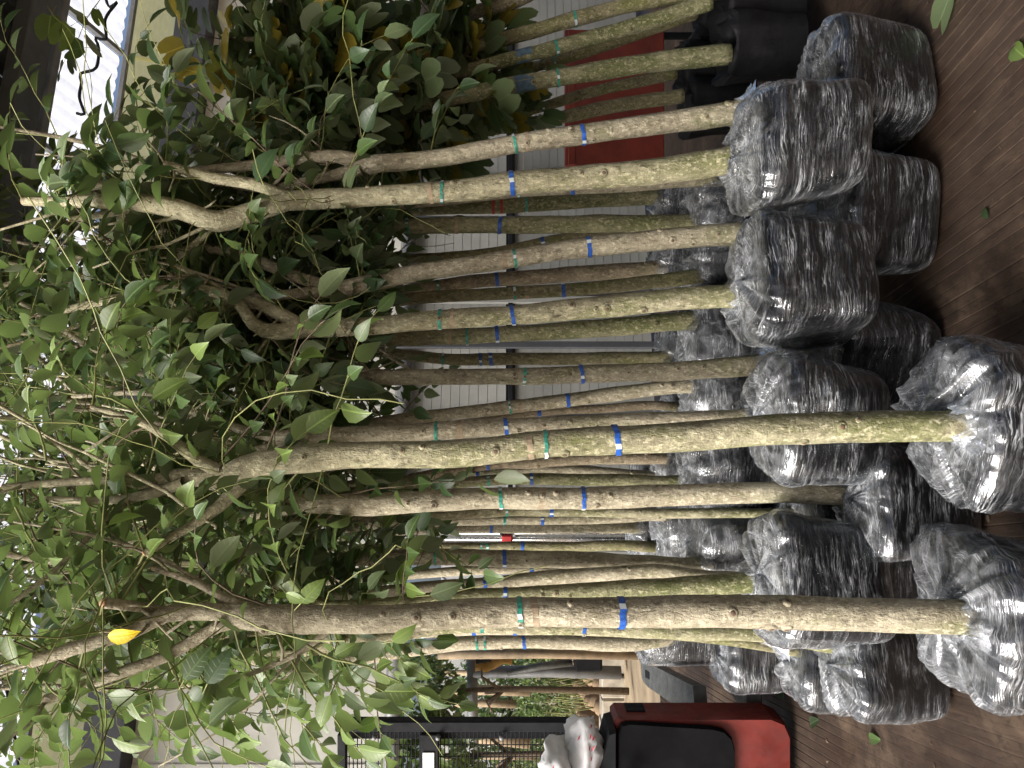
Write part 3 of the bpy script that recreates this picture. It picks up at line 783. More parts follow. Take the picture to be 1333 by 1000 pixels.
# rows of bare root balls in the yard
ROOT = simple('earth_root_ball', (0.19, 0.13, 0.075), 0.95, var=.45, scale=14, bump=.6)
r_ = random.Random(77)
pm = MB()
for j in range(13):
    for i in range(10):
        a = 2 * math.pi * i / 10; z_ = -1 + 2 * j / 12
        rr = math.sqrt(max(0, 1 - z_ * z_)) * (1 + .25 * noise.noise(Vector((math.cos(a) * 2, math.sin(a) * 2, z_ * 3))))
        pm.v.append(Vector((math.cos(a) * rr, math.sin(a) * rr, z_)));
pm.n = len(pm.v)
pm.f = [[j * 10 + i, j * 10 + (i + 1) % 10, (j + 1) * 10 + (i + 1) % 10, (j + 1) * 10 + i] for j in range(12) for i in range(10)]; pm.m = [0] * len(pm.f); pm.uv = [(0, 0)] * (4 * len(pm.f))
proto = pm.build('root_ball_plant', ROOT); n_ = 0
for row in range(7):
    for k in range(7):
        Y_ = 11.2 + row * .62; x_ = -6.5 + k * .40 + (row % 2) * .2 + r_.uniform(-.05, .05)
        o = proto if n_ == 0 else proto.copy()
        if n_: COL.objects.link(o)
        n_ += 1
        o.location = (x_, Y_, .10); o.scale = (.15 * r_.uniform(.8, 1.15), .15, .19 * r_.uniform(.8, 1.2)); o.rotation_euler.z = r_.uniform(0, 6)
        tag(o, 'brown earth root ball set out in rows behind the concrete block kerb', 'root ball', 'bare root balls in rows in the yard')
        b = None
stm = MB()
for row in range(7):
    for k in range(7):
        x_, Y_ = -6.5 + k * .40 + (row % 2) * .2, 11.2 + row * .62
        for q in range(3): stm.tube([Vector((x_, Y_, .25)), Vector((x_ + r_.uniform(-.12, .12), Y_ + r_.uniform(-.1, .1), r_.uniform(.5, .95)))], .008, 4, cap=False)
tag(stm.build('yard_seedlings', STEM), kind='stuff')

# ------------------------------------------------------------------ trees
ALL_LEAVES = []      # (tree root, matrix, kind, tone)
TREES = []
def ball(root, c, w, h, seed, detail=1.0, neck=None, yaw=None, rough_=1.0, collar=None):
    """root ball: black plastic body with a shell of crinkled stretch film"""
    r = random.Random(seed)
    yaw = r.uniform(0, 1.5) if yaw is None else yaw
    nu, nv = int(104 * detail), int(64 * detail)
    n_, m_ = r.uniform(4.0, 5.4), r.uniform(5.5, 7.5)
    sq = (1 + r.uniform(-.06, .06), 1 + r.uniform(-.06, .06))
    lean = Vector((r.uniform(-.05, .05), r.uniform(-.05, .05)))
    flare = [(r.uniform(0, 6.28), r.uniform(.15, .4), r.uniform(.012, .03), r.uniform(-.2, .9)) for _ in range(5)]
    def shell(film):
        vs_ = []; uv = []
        for j in range(nv + 1):
            ph = -math.pi / 2 + math.pi * j / nv
            for i in range(nu):
                th = 2 * math.pi * i / nu
                d = Vector((math.cos(ph) * math.cos(th), math.cos(ph) * math.sin(th), math.sin(ph)))
                rr = 1 / (((abs(d.x) ** n_ + abs(d.y) ** n_) ** (m_ / n_) + abs(d.z) ** m_) ** (1 / m_))
                p = Vector((d.x * rr * w / 2 * sq[0], d.y * rr * w / 2 * sq[1], d.z * rr * h / 2))
                lump = noise.noise(p * 5 + Vector((seed * 3.1, 0, 0))) * .016 * rough_ + noise.noise(p * 14 + Vector((0, seed * 1.7, 0))) * .005 * rough_
                fl_ = 1 + .13 * p.z / h; p.x *= fl_; p.y *= fl_
                p += d * lump
                p.x += lean.x * (p.z / h); p.y += lean.y * (p.z / h)
                if film:
                    # creases run round the ball, slanting; pleats run up to the neck
                    a1 = 1 - abs(noise.noise(Vector((math.cos(th) * 1.6, math.sin(th) * 1.6 + seed, p.z * 26 + th * .9))))
                    a2 = 1 - abs(noise.noise(Vector((math.cos(th) * 2.5 + seed, math.sin(th) * 2.5, p.z * 17 - th * 1.2))))
                    pl = 1 - abs(noise.noise(Vector((math.cos(th) * 5, math.sin(th) * 5, p.z * 3 + seed))))
                    t_up = max(0.0, (p.z / h - .22) / .28)
                    amp = (.004 + .012 * max(0, p.z / h + .05)) * rough_
                    off = .006 + amp * (a1 ** 3 * .6 + a2 ** 3 * .4) + .028 * t_up * (pl ** 3) * (.4 + r0(th))
                    for (ft, fw, fa, fz) in flare:
                        dt = (th - ft + math.pi) % (2 * math.pi) - math.pi
                        off += fa * math.exp(-(dt / fw) ** 2) * math.exp(-((p.z / (h / 2) - fz) / .4) ** 2)
                    p += d * off
                    if neck is not None and t_up > .3:
                        k = max(0.0, 1 - (Vector((p.x, p.y)) - Vector((neck[0], neck[1]))).length / (w * .32))
                        p.z += (.035 * k + .03 * k * pl ** 2) * (1 if p.y > neck[1] + .02 else .25) * (0 if (p.xy - Vector((neck[0], neck[1]))).length < .05 else 1)
                p.z = max(p.z, -h / 2 + (.004 if film else .008))
                vs_.append(p); uv.append((th * w / 2, p.z))
        if film:                               # v is the length along the skin from the waist
            for i in range(nu):
                for sg in (1, -1):
                    L_ = 0.0; j = nv // 2; uv[j * nu + i] = (uv[j * nu + i][0], 0.0)
                    while 0 <= j + sg <= nv:
                        a_, b_ = vs_[j * nu + i], vs_[(j + sg) * nu + i]; L_ += (b_ - a_).length; j += sg
                        uv[j * nu + i] = (uv[j * nu + i][0], sg * L_)
        fs = []; fuv = []
        for j in range(nv):
            for i in range(nu):
                i2 = (i + 1) % nu
                q = (j * nu + i, j * nu + i2, (j + 1) * nu + i2, (j + 1) * nu + i)
                fs.append(q)
                us = [list(uv[x]) for x in q]
                if i2 == 0: us[1][0] = us[2][0] = 2 * math.pi * w / 2
                fuv.append([tuple(x) for x in us])
        R = Matrix.Rotation(yaw, 4, 'Z')
        b = MB(); b.add([R @ p + c for p in vs_], fs, 0, fuv)
        return b
    def r0(th): return .5 + .5 * math.sin(th * 3 + seed)
    rb = shell(False).build('root_ball', BLACKP, root)
    if collar:                              # film bunched round the foot of the stem
        (tc, tr_) = collar; b = MB(); nu2, nr = 40, 7; vs_ = []; fs = []; fuv = []
        for j in range(nr + 1):
            u = j / nr
            for i in range(nu2):
                th = 2 * math.pi * i / nu2
                pl = 1 - abs(noise.noise(Vector((math.cos(th) * 4, math.sin(th) * 4 + seed, u * 1.5))))
                rr = tr_ * 1.04 + (.004 + .055 * u ** 1.7) * (.45 + .8 * pl ** 3)
                vs_.append(tc + Vector((math.cos(th) * rr, math.sin(th) * rr, .045 * (.4 + .9 * noise.noise(Vector((math.cos(th) * 2, math.sin(th) * 2, seed)))) * (1 - u) - .05 * u)))
        for j in range(nr):
            for i in range(nu2):
                i2 = (i + 1) % nu2; fs.append((j * nu2 + i, j * nu2 + i2, (j + 1) * nu2 + i2, (j + 1) * nu2 + i))
                a0, a1 = i * .008, (i + 1) * .008
                fuv.append([(a0, .22 + .01 * j), (a1, .22 + .01 * j), (a1, .23 + .01 * j), (a0, .23 + .01 * j)])
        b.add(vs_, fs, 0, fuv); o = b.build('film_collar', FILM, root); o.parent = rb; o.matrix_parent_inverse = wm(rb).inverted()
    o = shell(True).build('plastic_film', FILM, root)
    o.parent = rb; o.matrix_parent_inverse = wm(rb).inverted()
    return rb

def twig(root, mbt, p0, d0, L, r, kind, size, tones, droop, nleaf, rad=0.0035, mi=1, out=None):
    n = 7; pts = [p0.copy()]; d = d0.normalized(); p = p0.copy()
    for i in range(n):
        d = (d + rdir(r) * .22 + Vector((0, 0, -droop * (i / n)))).normalized()
        p = p + d * (L / n); pts.append(p.copy())
    mbt.tube(pts, [rad * (1 - .75 * i / n) for i in range(n + 1)], 4, mi, cap=False)
    for k in range(nleaf):
        t = (k + 1.0) / nleaf
        x = (0.15 + .85 * t) * n; i = min(n - 1, int(x)); q = pts[i].lerp(pts[i + 1], x - i)
        tg = (pts[i + 1] - pts[i]).normalized()
        side = tg.cross(Vector((0, 0, 1)) + rdir(r) * .4)
        if side.length < .1: side = tg.orthogonal()
        side = side.normalized() * (1 if k % 2 else -1)
        if k == nleaf - 1: ld = tg
        else: ld = (side * 1.0 + tg * .55 + rdir(r) * .35)
        ld = (ld + Vector((0, 0, -.25))).normalized()
        up = Vector((0, 0, 1)) + rdir(r) * .75 + Vector((-.15, -.35, 0))
        s = size * r.uniform(.65, 1.2) * (1.0 if k < nleaf - 1 else 1.05)
        st = q + ld * (.18 * s)
        mbt.tube([q, st], .0014, 3, mi, cap=False)
        out.append((root, frame(st, ld, up, s, r.uniform(.85, 1.15)), kind, r.choice(tones)))

def make_tree(spec):
    Y = spec['Y']; r = random.Random(spec['seed'])
    path = spec['path']; S = Y / F
    pts = [(P(px, py, Y), w * .5 * S) for px, py, w in path]
    bk = spec.get('bark', 'pale')
    # where it stands
    bl = spec.get('ball')
    base = pts[0][0].copy()
    if bl:
        cx, cy, w, h, Yc = bl
        w *= .83; h *= .86                     # the film shell adds to these
        c = P(cx, cy, Yc)
        if spec.get('floor'): c.z = h / 2 + .014
        elif Y > 2.9 and not spec.get('bag'):      # the rear bags are tall and stand on the floor
            tz = c.z + h / 2; h = tz - .014; c.z = tz - h / 2
    else:
        w, h = .36, .35
        c = Vector((base.x + r.uniform(-.03, .03), Y + .06, h / 2 + .004))
    top_ = c.z + h / 2
    # the trunk goes on down into its ball
    if not spec.get('bag'):
        foot = Vector((base.x * .5 + c.x * .5, base.y * .5 + c.y * .5, c.z + h * .25))
        if foot.z < base.z - .02: pts.insert(0, (foot, pts[0][1] * 1.03))
    root = empty('nursery_tree' if not spec.get('bag') else 'orchid_tree', Vector((c.x, c.y, max(0.0, c.z - h / 2))))
    tag(root, spec['label'], 'tree', spec['group'])
    # trunk + limbs, one mesh
    mb_ = MB(); sp = smooth_path(pts, 0.04)
    knots = r.randint(6, 10) if Y < 3 else 3
    tp = [(q, rr * (1 + .05 * noise.noise(Vector((i * .21, spec['seed'], 0))) )) for i, (q, rr) in enumerate(sp)]
    tp = [(q + Vector((noise.noise(Vector((i * .11, spec['seed'], 4))), noise.noise(Vector((i * .11, spec['seed'], 9))), 0)) * (.006 if 0 < i < len(tp) - 1 else 0), rr) for i, (q, rr) in enumerate(tp)]
    mb_.tube([q for q, _ in tp], [x for _, x in tp], 14, 0, True, .10, spec['seed'])
    limbs = []
    for lm in spec.get('limbs', []):
        dy = 0.0; L = []
        dd = r.uniform(-.16, .10)
        for k, (px, py, w_) in enumerate(lm):
            yy = Y + dd * k / max(1, len(lm) - 1)
            L.append((P(px, py, yy), w_ * .5 * S))
        limbs.append(L)
    if not limbs:
        e, er = pts[-1]
        for k in range(r.randint(2, 4)):
            d = Vector((r.uniform(-.30, .30) - (.14 if base.x > .6 and not spec.get('bag') else 0), r.uniform(-.25, .3), 1)).normalized()
            L = [(e - Vector((0, 0, .03)), er * .85)]; q = e
            for j in range(4 if spec.get('bag') else 6):
                d = (d + rdir(r) * .22).normalized(); q = q + d * (.20 if spec.get('bag') else .32); L.append((q, er * max(.18, .75 - .12 * j)))
            limbs.append(L)
    for L in limbs:
        sl = smooth_path(L, .035)
        mb_.tube([q for q, _ in sl], [max(.003, x * (1 + .08 * noise.noise(Vector((i * .4, spec['seed'], 2))))) for i, (_, x) in enumerate(sl)], 9, 0, False, .16, spec['seed'] + 3)
        # cut end, paler wood
        e, er = sl[-1]; tdir = (sl[-1][0] - sl[-2][0]).normalized()
        mb_.tube([e, e + tdir * .004], [er * 1.0, er * .7], 9, 2, True)
        for _ in range(2):          # snapped side shoots
            q, qr = r.choice(sl[2:])
            d = (rdir(r) + Vector((0, -.3, .3))).normalized()
            mb_.tube([q, q + d * (qr + .03), q + d * (qr + r.uniform(.04, .12)) + Vector((0, 0, .015))], [.005, .004, .003], 5, 0)
    if spec.get('limbs') or Y > 2.9 and not spec.get('bag'):
        for _ in range(4 if spec.get('limbs') else 2):       # long bare side branches
            L = r.choice(limbs); sl = smooth_path(L, .05); q, qr = r.choice(sl[1:max(2, len(sl) * 2 // 3)])
            d = Vector((r.uniform(-.9, .9), r.uniform(-.7, .3), r.uniform(.5, 1.1))).normalized(); pl = [q]
            r1 = min(qr * .6, r.uniform(.004, .009))
            for k in range(5):
                d = (d + rdir(r) * .18 + Vector((0, 0, .1))).normalized(); pl.append(pl[-1] + d * r.uniform(.06, .13))
            mb_.tube(pl, [r1 * (1 - .11 * k) for k in range(6)], 6, 0, True, .2, spec['seed'])
    # knots and branch scars facing about
    cand = [i for i in range(4, len(tp) - 3)]
    for _ in range(knots):
        i = r.choice(cand); q, rr = tp[i]; a = r.uniform(-2.6, -0.5)
        d = Vector((math.cos(a), math.sin(a), 0))
        rk = rr * r.uniform(.18, .34)
        mb_.tube([q + d * rr * .80, q + d * (rr * 1.02), q + d * (rr * 1.10)], [rk * 1.35, rk * 1.15, rk * .75], 9, 0, True)
        mb_.tube([q + d * rr * 1.09, q + d * (rr * 1.125)], [rk * .62, rk * .3], 8, 1, True)
    mb_.build('trunk', [BARK[bk], KNOT, CUT], root)
    # tape round the stem
    for px, kind in spec.get('tapes', []):
        z = CAMZ - (px - 666.5) / F * Y
        i = min(range(len(tp) - 1), key=lambda k: abs(tp[k][0].z - z))
        q, rr = tp[i]; q2 = tp[i + 1][0]; td = (q2 - q).normalized()
        hgt = {'b': .0145, 'g': .0105, 's': .016, 'p': .07, 'r': .012}[kind] * r.uniform(.8, 1.15) * (1 if Y < 3.4 else 1.15)
        mt = {'b': [BLUE, TAPEW], 'g': [TEAL, TAPEW], 's': [SCAR], 'p': [BLUEPAINT], 'r': [REDT]}[kind]
        nm = {'b': 'blue_tape', 'g': 'teal_tape', 's': 'rubbed_ring', 'p': 'paint_mark', 'r': 'red_tie'}[kind]
        b = MB(); k_ = 1.07 if kind in 'bgr' else 1.025
        tilt = Vector((r.uniform(-.10, .10), 0, 0))
        ns = 18
        u_ = Vector((1, 0, 0)); u_ = (u_ - td * u_.dot(td)).normalized(); v_ = td.cross(u_)
        g0 = r.randint(0, ns)
        for a in range(ns):
            an0, an1 = 2 * math.pi * a / ns, 2 * math.pi * (a + 1) / ns
            def pt(an, e):
                dirv = u_ * math.cos(an) + v_ * math.sin(an)
                rr2 = rr * (k_ + .015 * math.sin(an * 5 + g0))
                return q + dirv * rr2 + td * (e * hgt / 2 + math.cos(an) * tilt.x * rr + (.0015 * math.sin(an * 7 + g0) if kind in 'bg' else .006 * noise.noise(Vector((an * 2, e, g0)))))
            mi = 1 if (kind in 'bg' and ((a + g0) % 9) in (0, ) or (kind == 'g' and (a * 5 + g0) % 11 == 0)) else 0
            b.add([pt(an0, -1), pt(an1, -1), pt(an1, 1), pt(an0, 1)], [(0, 1, 2, 3)], mi)
        b.build(nm, mt, root)
    # crown
    ft = MB(); tones = spec['tones']; kind = spec.get('leaf', 'ovate')
    lv = []
    front = bool(spec.get('limbs')); bag = bool(spec.get('bag'))
    ntw = int(spec.get('twigs', 20) * (1.55 if front else 1.7 if bag else 2.7))
    size = spec.get('lsize', .078) * (1.32 if front else 1.12)
    ydir = (-.30, 1.0) if front else (-.9, .7)
    tlen = (.2, .4) if bag else (.28, .62)
    srcs = [x for L in limbs for x in smooth_path(L, .06)]
    srcs = [x for x in srcs if x[0].z > 1.5 + .19 * Y] or srcs
    srcs += [(q, x) for q, x in sp if q.z > sp[-1][0].z - .25]
    for k in range(ntw):
        q, qr = r.choice(srcs)
        d = Vector((r.uniform(-1, 1), r.uniform(*ydir), r.uniform(-.35, 1.0)))
        twig(root, ft, q, d, r.uniform(*tlen), r, kind, size, tones, r.uniform(.05, .5), r.randint(8, 14), out=lv, mi=r.choice((0, 1, 1)))
    for k in range(spec.get('vines', 6)):
        q, qr = r.choice(srcs); d = Vector((r.uniform(-.7, .7), r.uniform(-1, -.2), r.uniform(-.2, 1)))
        p = q.copy(); pl = [p.copy()]
        for i in range(9):
            d = (d + rdir(r) * .35 + Vector((0, .02, -.06))).normalized(); p = p + d * r.uniform(.05, .10); pl.append(p.copy())
        ft.tube(pl, .0018, 3, 1, cap=False)
    for sx in spec.get('sprays', []):      # hand-placed leafy shoots
        q = P(*sx[0]); e = P(*sx[1]); n_l, sz, tn = sx[2], sx[3], sx[4]
        twig(root, ft, q, e - q, (e - q).length, r, kind, sz, tn, .02, n_l, out=lv, mi=1)
    for (px, py, yy, sz, kd, tn, tx, ty) in spec.get('single', []):
        d_ = P(px + tx, py + ty, yy - .004) - P(px, py, yy); q = P(px, py, yy)
        up_ = Vector((r.uniform(-.3, .1), -1, r.uniform(-.1, .5)))
        lv.append((root, frame(q, d_, up_, sz), kd, tn))
        ft.tube([q, q - d_.normalized() * sz * .5 + Vector((0, .03, 0))], .0015, 4, 1, cap=False)
    ft.build('twigs', [TWIG, STEM], root)['kind'] = 'stuff'
    ALL_LEAVES.extend(lv)
    if spec.get('bag'):
        make_bag(root, base, c, w, h, r)
    else:
        nk = Matrix.Rotation(0, 3, 'Z') @ (base - c)
        ball(root, c, w, h, spec['seed'] * .37 + 1, spec.get('detail', .5 if Y > 2.9 else 1.0), (nk.x, nk.y), r.uniform(-.35, .35) if bl else None, spec.get('crumple', .55), (base + Vector((0, 0, .005)), spec['path'][0][2] * .5 * S) if Y < 2.9 and bl else None)
    return root

def make_bag(root, base, c, w, h, r):
    """black plastic grow bag with a crumpled open rim"""
    b = MB(); nu, nv = 36, 12; vs_ = []; sd = r.uniform(0, 50)
    for j in range(nv + 1):
        t = j / nv
        for i in range(nu):
            th = 2 * math.pi * i / nu
            fold = noise.noise(Vector((math.cos(th) * 2.4 + sd, math.sin(th) * 2.4, t * 1.6)))
            rr = w / 2 * (.90 + .12 * t + .13 * fold * (.35 + t))
            z = -h / 2 + h * t + (.07 * noise.noise(Vector((math.cos(th) * 2 + sd, math.sin(th) * 2, 5))) if j == nv else 0)
            sqx = (abs(math.cos(th)) ** 3 + abs(math.sin(th)) ** 3) ** (-1 / 3)
            vs_.append(c + Vector((math.cos(th) * rr * sqx, math.sin(th) * rr * sqx, z)))
    for j in range(4):      # the rim turns in and lies on the soil
        for i in range(nu):
            th = 2 * math.pi * i / nu
            k = (.80, .55, .3, .08)[j]
            fold = noise.noise(Vector((math.cos(th) * 3 + sd, math.sin(th) * 3, j)))
            vs_.append(c + Vector((math.cos(th) * w / 2 * k, math.sin(th) * w / 2 * k, h / 2 - .05 - .02 * j + .05 * fold)))
    fs = []
    for j in range(nv + 4):
        for i in range(nu):
            i2 = (i + 1) % nu
            fs.append((j * nu + i, j * nu + i2, (j + 1) * nu + i2, (j + 1) * nu + i))
    fs.append(tuple((nv + 4) * nu + i for i in range(nu)))
    b.add(vs_, fs); b.build('grow_bag', BAG, root)

GB = 'wrapped trees standing in rows on the brown floor'
GR = 'trees in black grow bags along the top edge of the photo'
GRN = [0, 1, 1, 0, 3]; LIME = [0, 2, 2, 0, 3]; DRK = [1, 1, 1, 3]; OLV = [0, 3, 3, 4, 1]  # crown lighting put into leaf colour: lime tones for lit crowns, dark for shaded
def T(label, Y, path, ball=None, tapes=(), bark='pale', limbs=(), **k):
    d = dict(label=label, Y=Y, path=path, ball=ball, tapes=tapes, bark=bark, limbs=list(limbs), seed=len(TREES) + 1, group=GB, tones=GRN)
    d.update(k); TREES.append(d)

# ---- front rows (path = photo pixel x, y, stem width; base first)
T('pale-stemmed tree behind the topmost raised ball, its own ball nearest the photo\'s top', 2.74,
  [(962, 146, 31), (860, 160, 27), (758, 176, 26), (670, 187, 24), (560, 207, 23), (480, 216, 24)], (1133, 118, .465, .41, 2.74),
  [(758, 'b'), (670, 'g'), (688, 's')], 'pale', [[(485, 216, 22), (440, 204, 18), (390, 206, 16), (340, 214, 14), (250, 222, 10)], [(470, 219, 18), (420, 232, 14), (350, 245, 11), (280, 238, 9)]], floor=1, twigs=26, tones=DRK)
T('tall tree with mossy stem and forked limbs, its ball topmost of the raised balls', 2.6,
  [(962, 206, 38), (860, 222, 34), (755, 232, 31), (666, 238, 30), (576, 250, 28), (480, 256, 26), (370, 262, 27)], (1040, 193, .445, .39, 2.49),
  [(666, 'b'), (576, 'g'), (566, 's')], 'mossy',
  [[(380, 260, 26), (330, 276, 25), (284, 288, 26), (235, 273, 25), (180, 264, 24), (120, 262, 17), (30, 262, 11)], [(372, 256, 17), (330, 240, 15), (280, 232, 14), (215, 214, 10)],
   [(172, 262, 13), (150, 243, 14), (108, 244, 12)], [(165, 278, 9), (140, 300, 9), (98, 340, 7)], [(278, 296, 10), (245, 325, 9), (212, 347, 7)], [(190, 268, 12), (130, 280, 9), (90, 286, 6)]], twigs=22, tones=GRN, lsize=.08)
T('smooth buff stem slanting just above the second raised ball', 2.72,
  [(985, 303, 30), (900, 308, 28), (766, 322, 26), (670, 336, 24), (540, 356, 22), (430, 379, 22)], (1166, 282, .47, .39, 2.72),
  [(766, 'b'), (670, 'g'), (652, 's')], 'pale', [[(440, 377, 21), (390, 362, 17), (290, 326, 14), (200, 330, 9)], [(430, 379, 18), (370, 384, 14), (320, 390, 11), (220, 360, 8)]], floor=1, twigs=20, tones=DRK)
T('tree with freckled stem and looped fork, its ball second from top among the raised balls', 2.6,
  [(966, 386, 32), (880, 390, 30), (760, 402, 28), (667, 410, 26), (573, 416, 25), (470, 425, 24), (370, 430, 24)], (1043, 370, .435, .395, 2.49),
  [(667, 'b'), (573, 'g'), (590, 's')], 'mossy',
  [[(385, 430, 23), (355, 432, 22), (330, 422, 18), (300, 388, 15), (225, 376, 13), (80, 404, 9)], [(390, 424, 20), (355, 404, 19), (318, 393, 18), (270, 410, 16), (228, 424, 13), (150, 440, 9)], [(308, 388, 6), (270, 366, 5), (228, 347, 4)]],
  twigs=24, lsize=.085, sprays=[((255, 420, 2.5), (175, 380, 2.4), 7, .11, [2, 0]), ((250, 470, 2.45), (195, 425, 2.35), 6, .10, [2, 0, 3])])
T('knotty stem bearing short dead side shoots, ball tucked behind the second raised ball', 2.74,
  [(990, 475, 28), (880, 483, 25), (757, 487, 23), (683, 490, 22), (560, 491, 21), (470, 491, 22), (370, 489, 21)], (1163, 456, .44, .40, 2.72),
  [(757, 'b'), (683, 'g')], 'grey', [[(380, 490, 19), (340, 503, 12), (300, 525, 8)], [(375, 488, 18), (320, 470, 12), (200, 478, 9)], [(540, 486, 5), (515, 470, 4), (500, 462, 3)], [(480, 484, 5), (465, 466, 5), (455, 455, 4)]], floor=1, twigs=18, tones=DRK)
T('pale straight stem touching the thick centre stem, its ball third of the raised balls', 2.56,
  [(988, 544, 26), (880, 548, 25), (760, 553, 24), (659, 557, 24), (568, 561, 24), (470, 566, 24), (375, 571, 24)], (1066, 547, .46, .425, 2.46),
  [(659, 'b'), (568, 'g'), (592, 's')], 'pale', [[(380, 570, 22), (340, 566, 14), (300, 555, 13), (262, 540, 12), (200, 512, 10), (95, 516, 6)], [(375, 573, 16), (330, 585, 10), (240, 560, 8), (160, 540, 6)]],
  twigs=20, tones=LIME, lsize=.08)
T('tree with the thickest green-tinged stem crossing the middle, its ball cut by the right edge', 1.86,
  [(1243, 553, 42), (1130, 555, 42), (1000, 561, 41), (900, 568, 39), (802, 574, 38), (710, 579, 37), (600, 588, 36), (480, 592, 36), (400, 598, 36), (340, 606, 34), (300, 620, 34)], (1290, 548, .46, .40, 1.95),
  [(802, 'b'), (710, 'g'), (697, 's')], 'mossy',
  [[(310, 617, 33), (280, 622, 30), (232, 620, 24), (188, 629, 18), (140, 625, 13), (5, 634, 9)], [(285, 612, 18), (258, 600, 16), (215, 566, 14), (172, 545, 9), (120, 530, 6)],
   [(318, 624, 24), (285, 660, 16), (240, 690, 11), (188, 720, 8)], [(240, 628, 16), (200, 642, 15), (140, 652, 12), (60, 650, 8)]],
  floor=1, crumple=1.7, twigs=24, tones=LIME, lsize=.062, vines=7, sprays=[((60, 600, 1.75), (40, 470, 1.7), 8, .07, [2, 2, 0]), ((20, 660, 1.75), (60, 780, 1.7), 8, .07, [2, 0])])
T('pale stem running deep into shade between third and fourth raised balls', 2.5,
  [(1110, 646, 24), (985, 641, 27), (860, 645, 29), (759, 649, 29), (652, 649, 28), (550, 653, 29), (470, 656, 28), (400, 655, 24)], (1178, 655, .425, .40, 2.46),
  [(759, 'b'), (652, 'g'), (705, 's')], 'pale', [[(405, 655, 22), (350, 640, 14), (290, 640, 11), (180, 600, 8)], [(400, 656, 18), (340, 670, 12), (230, 668, 9), (120, 690, 6)]], floor=1, twigs=18, tones=GRN, lsize=.075)
T('green-washed stem slanting behind the lowest thick stem, its ball fourth of the raised', 2.56,
  [(986, 757, 28), (890, 764, 26), (760, 771, 23), (658, 775, 21), (583, 780, 21), (500, 788, 20), (430, 792, 20)], (1066, 755, .45, .415, 2.46),
  [(658, 'b'), (583, 'g')], 'green', [[(435, 792, 18), (380, 770, 13), (320, 742, 12), (200, 730, 8)], [(430, 792, 15), (360, 800, 10), (250, 760, 7)]], twigs=18, tones=GRN, lsize=.075)
T('broad pale stem with knotty fork, lowest thick stem, ball in the bottom right corner', 1.8,
  [(1254, 804, 45), (1130, 801, 44), (1000, 797, 43), (900, 796, 41), (808, 796, 39), (677, 797, 38), (590, 801, 37), (500, 806, 36), (430, 806, 36), (370, 806, 37), (330, 802, 38), (300, 798, 34)], (1312, 805, .47, .42, 1.86),
  [(808, 'b'), (677, 'g'), (700, 's')], 'pale',
  [[(310, 796, 28), (270, 796, 24), (217, 799, 21), (174, 822, 18), (110, 840, 17), (40, 862, 15)], [(330, 806, 20), (283, 816, 17), (217, 854, 16), (130, 885, 15), (60, 911, 14)],
   [(220, 796, 14), (180, 790, 13), (134, 785, 12)], [(310, 786, 14), (285, 775, 12), (254, 758, 9), (200, 740, 7)], [(430, 818, 10), (390, 850, 8), (320, 880, 6)]],
  floor=1, crumple=1.7, twigs=26, tones=LIME, lsize=.06, vines=8, single=[(140, 829, 1.58, .066, 'ovate', 5, 40, -3), (392, 785, 1.6, .07, 'ovate', 2, 34, -36), (372, 772, 1.6, .05, 'ovate', 2, 20, 10), (560, 775, 1.62, .075, 'ovate', 3, 45, -14), (240, 885, 1.55, .085, 'ovate', 0, 30, -40), (270, 890, 1.55, .085, 'ovate', 1, 25, -38), (180, 905, 1.55, .07, 'ovate', 3, -38, 4), (90, 935, 1.6, .075, 'ovate', 1, -6, 40), (10, 825, 1.6, .075, 'ovate', 2, 6, 36), (510, 835, 1.55, .06, 'ovate', 2, 28, -16), (525, 862, 1.55, .07, 'ovate', 2, 34, 24), (500, 900, 1.55, .075, 'ovate', 2, 40, 2), (545, 905, 1.55, .06, 'ovate', 2, 30, 20), (430, 905, 1.55, .075, 'ovate', 2, -14, 36)],
  sprays=[((400, 840, 1.7), (560, 880, 1.55), 9, .075, [2, 2, 0]), ((380, 860, 1.7), (450, 960, 1.5), 8, .075, [2, 2, 0]), ((300, 850, 1.7), (240, 960, 1.65), 8, .075, [2, 0]), ((250, 860, 1.7), (330, 950, 1.65), 8, .07, [2, 0, 3]),
          ((60, 890, 1.7), (100, 980, 1.6), 6, .075, [0, 2]), ((20, 820, 1.7), (0, 760, 1.6), 6, .075, [2, 0, 3])])
T('narrow mossy stem half hidden under the lowest thick stem, its ball lowest on the floor', 2.62,
  [(1002, 826, 22), (900, 823, 22), (760, 817, 20), (600, 816, 19), (520, 824, 19), (440, 836, 19)], (1166, 868, .37, .40, 2.62),
  [(760, 'b'), (622, 'g')], 'mossy', [[(445, 835, 17), (390, 850, 12), (300, 848, 10), (150, 870, 7)], [(440, 836, 14), (380, 820, 10), (300, 830, 7)]], floor=1, twigs=16, tones=LIME, lsize=.07)

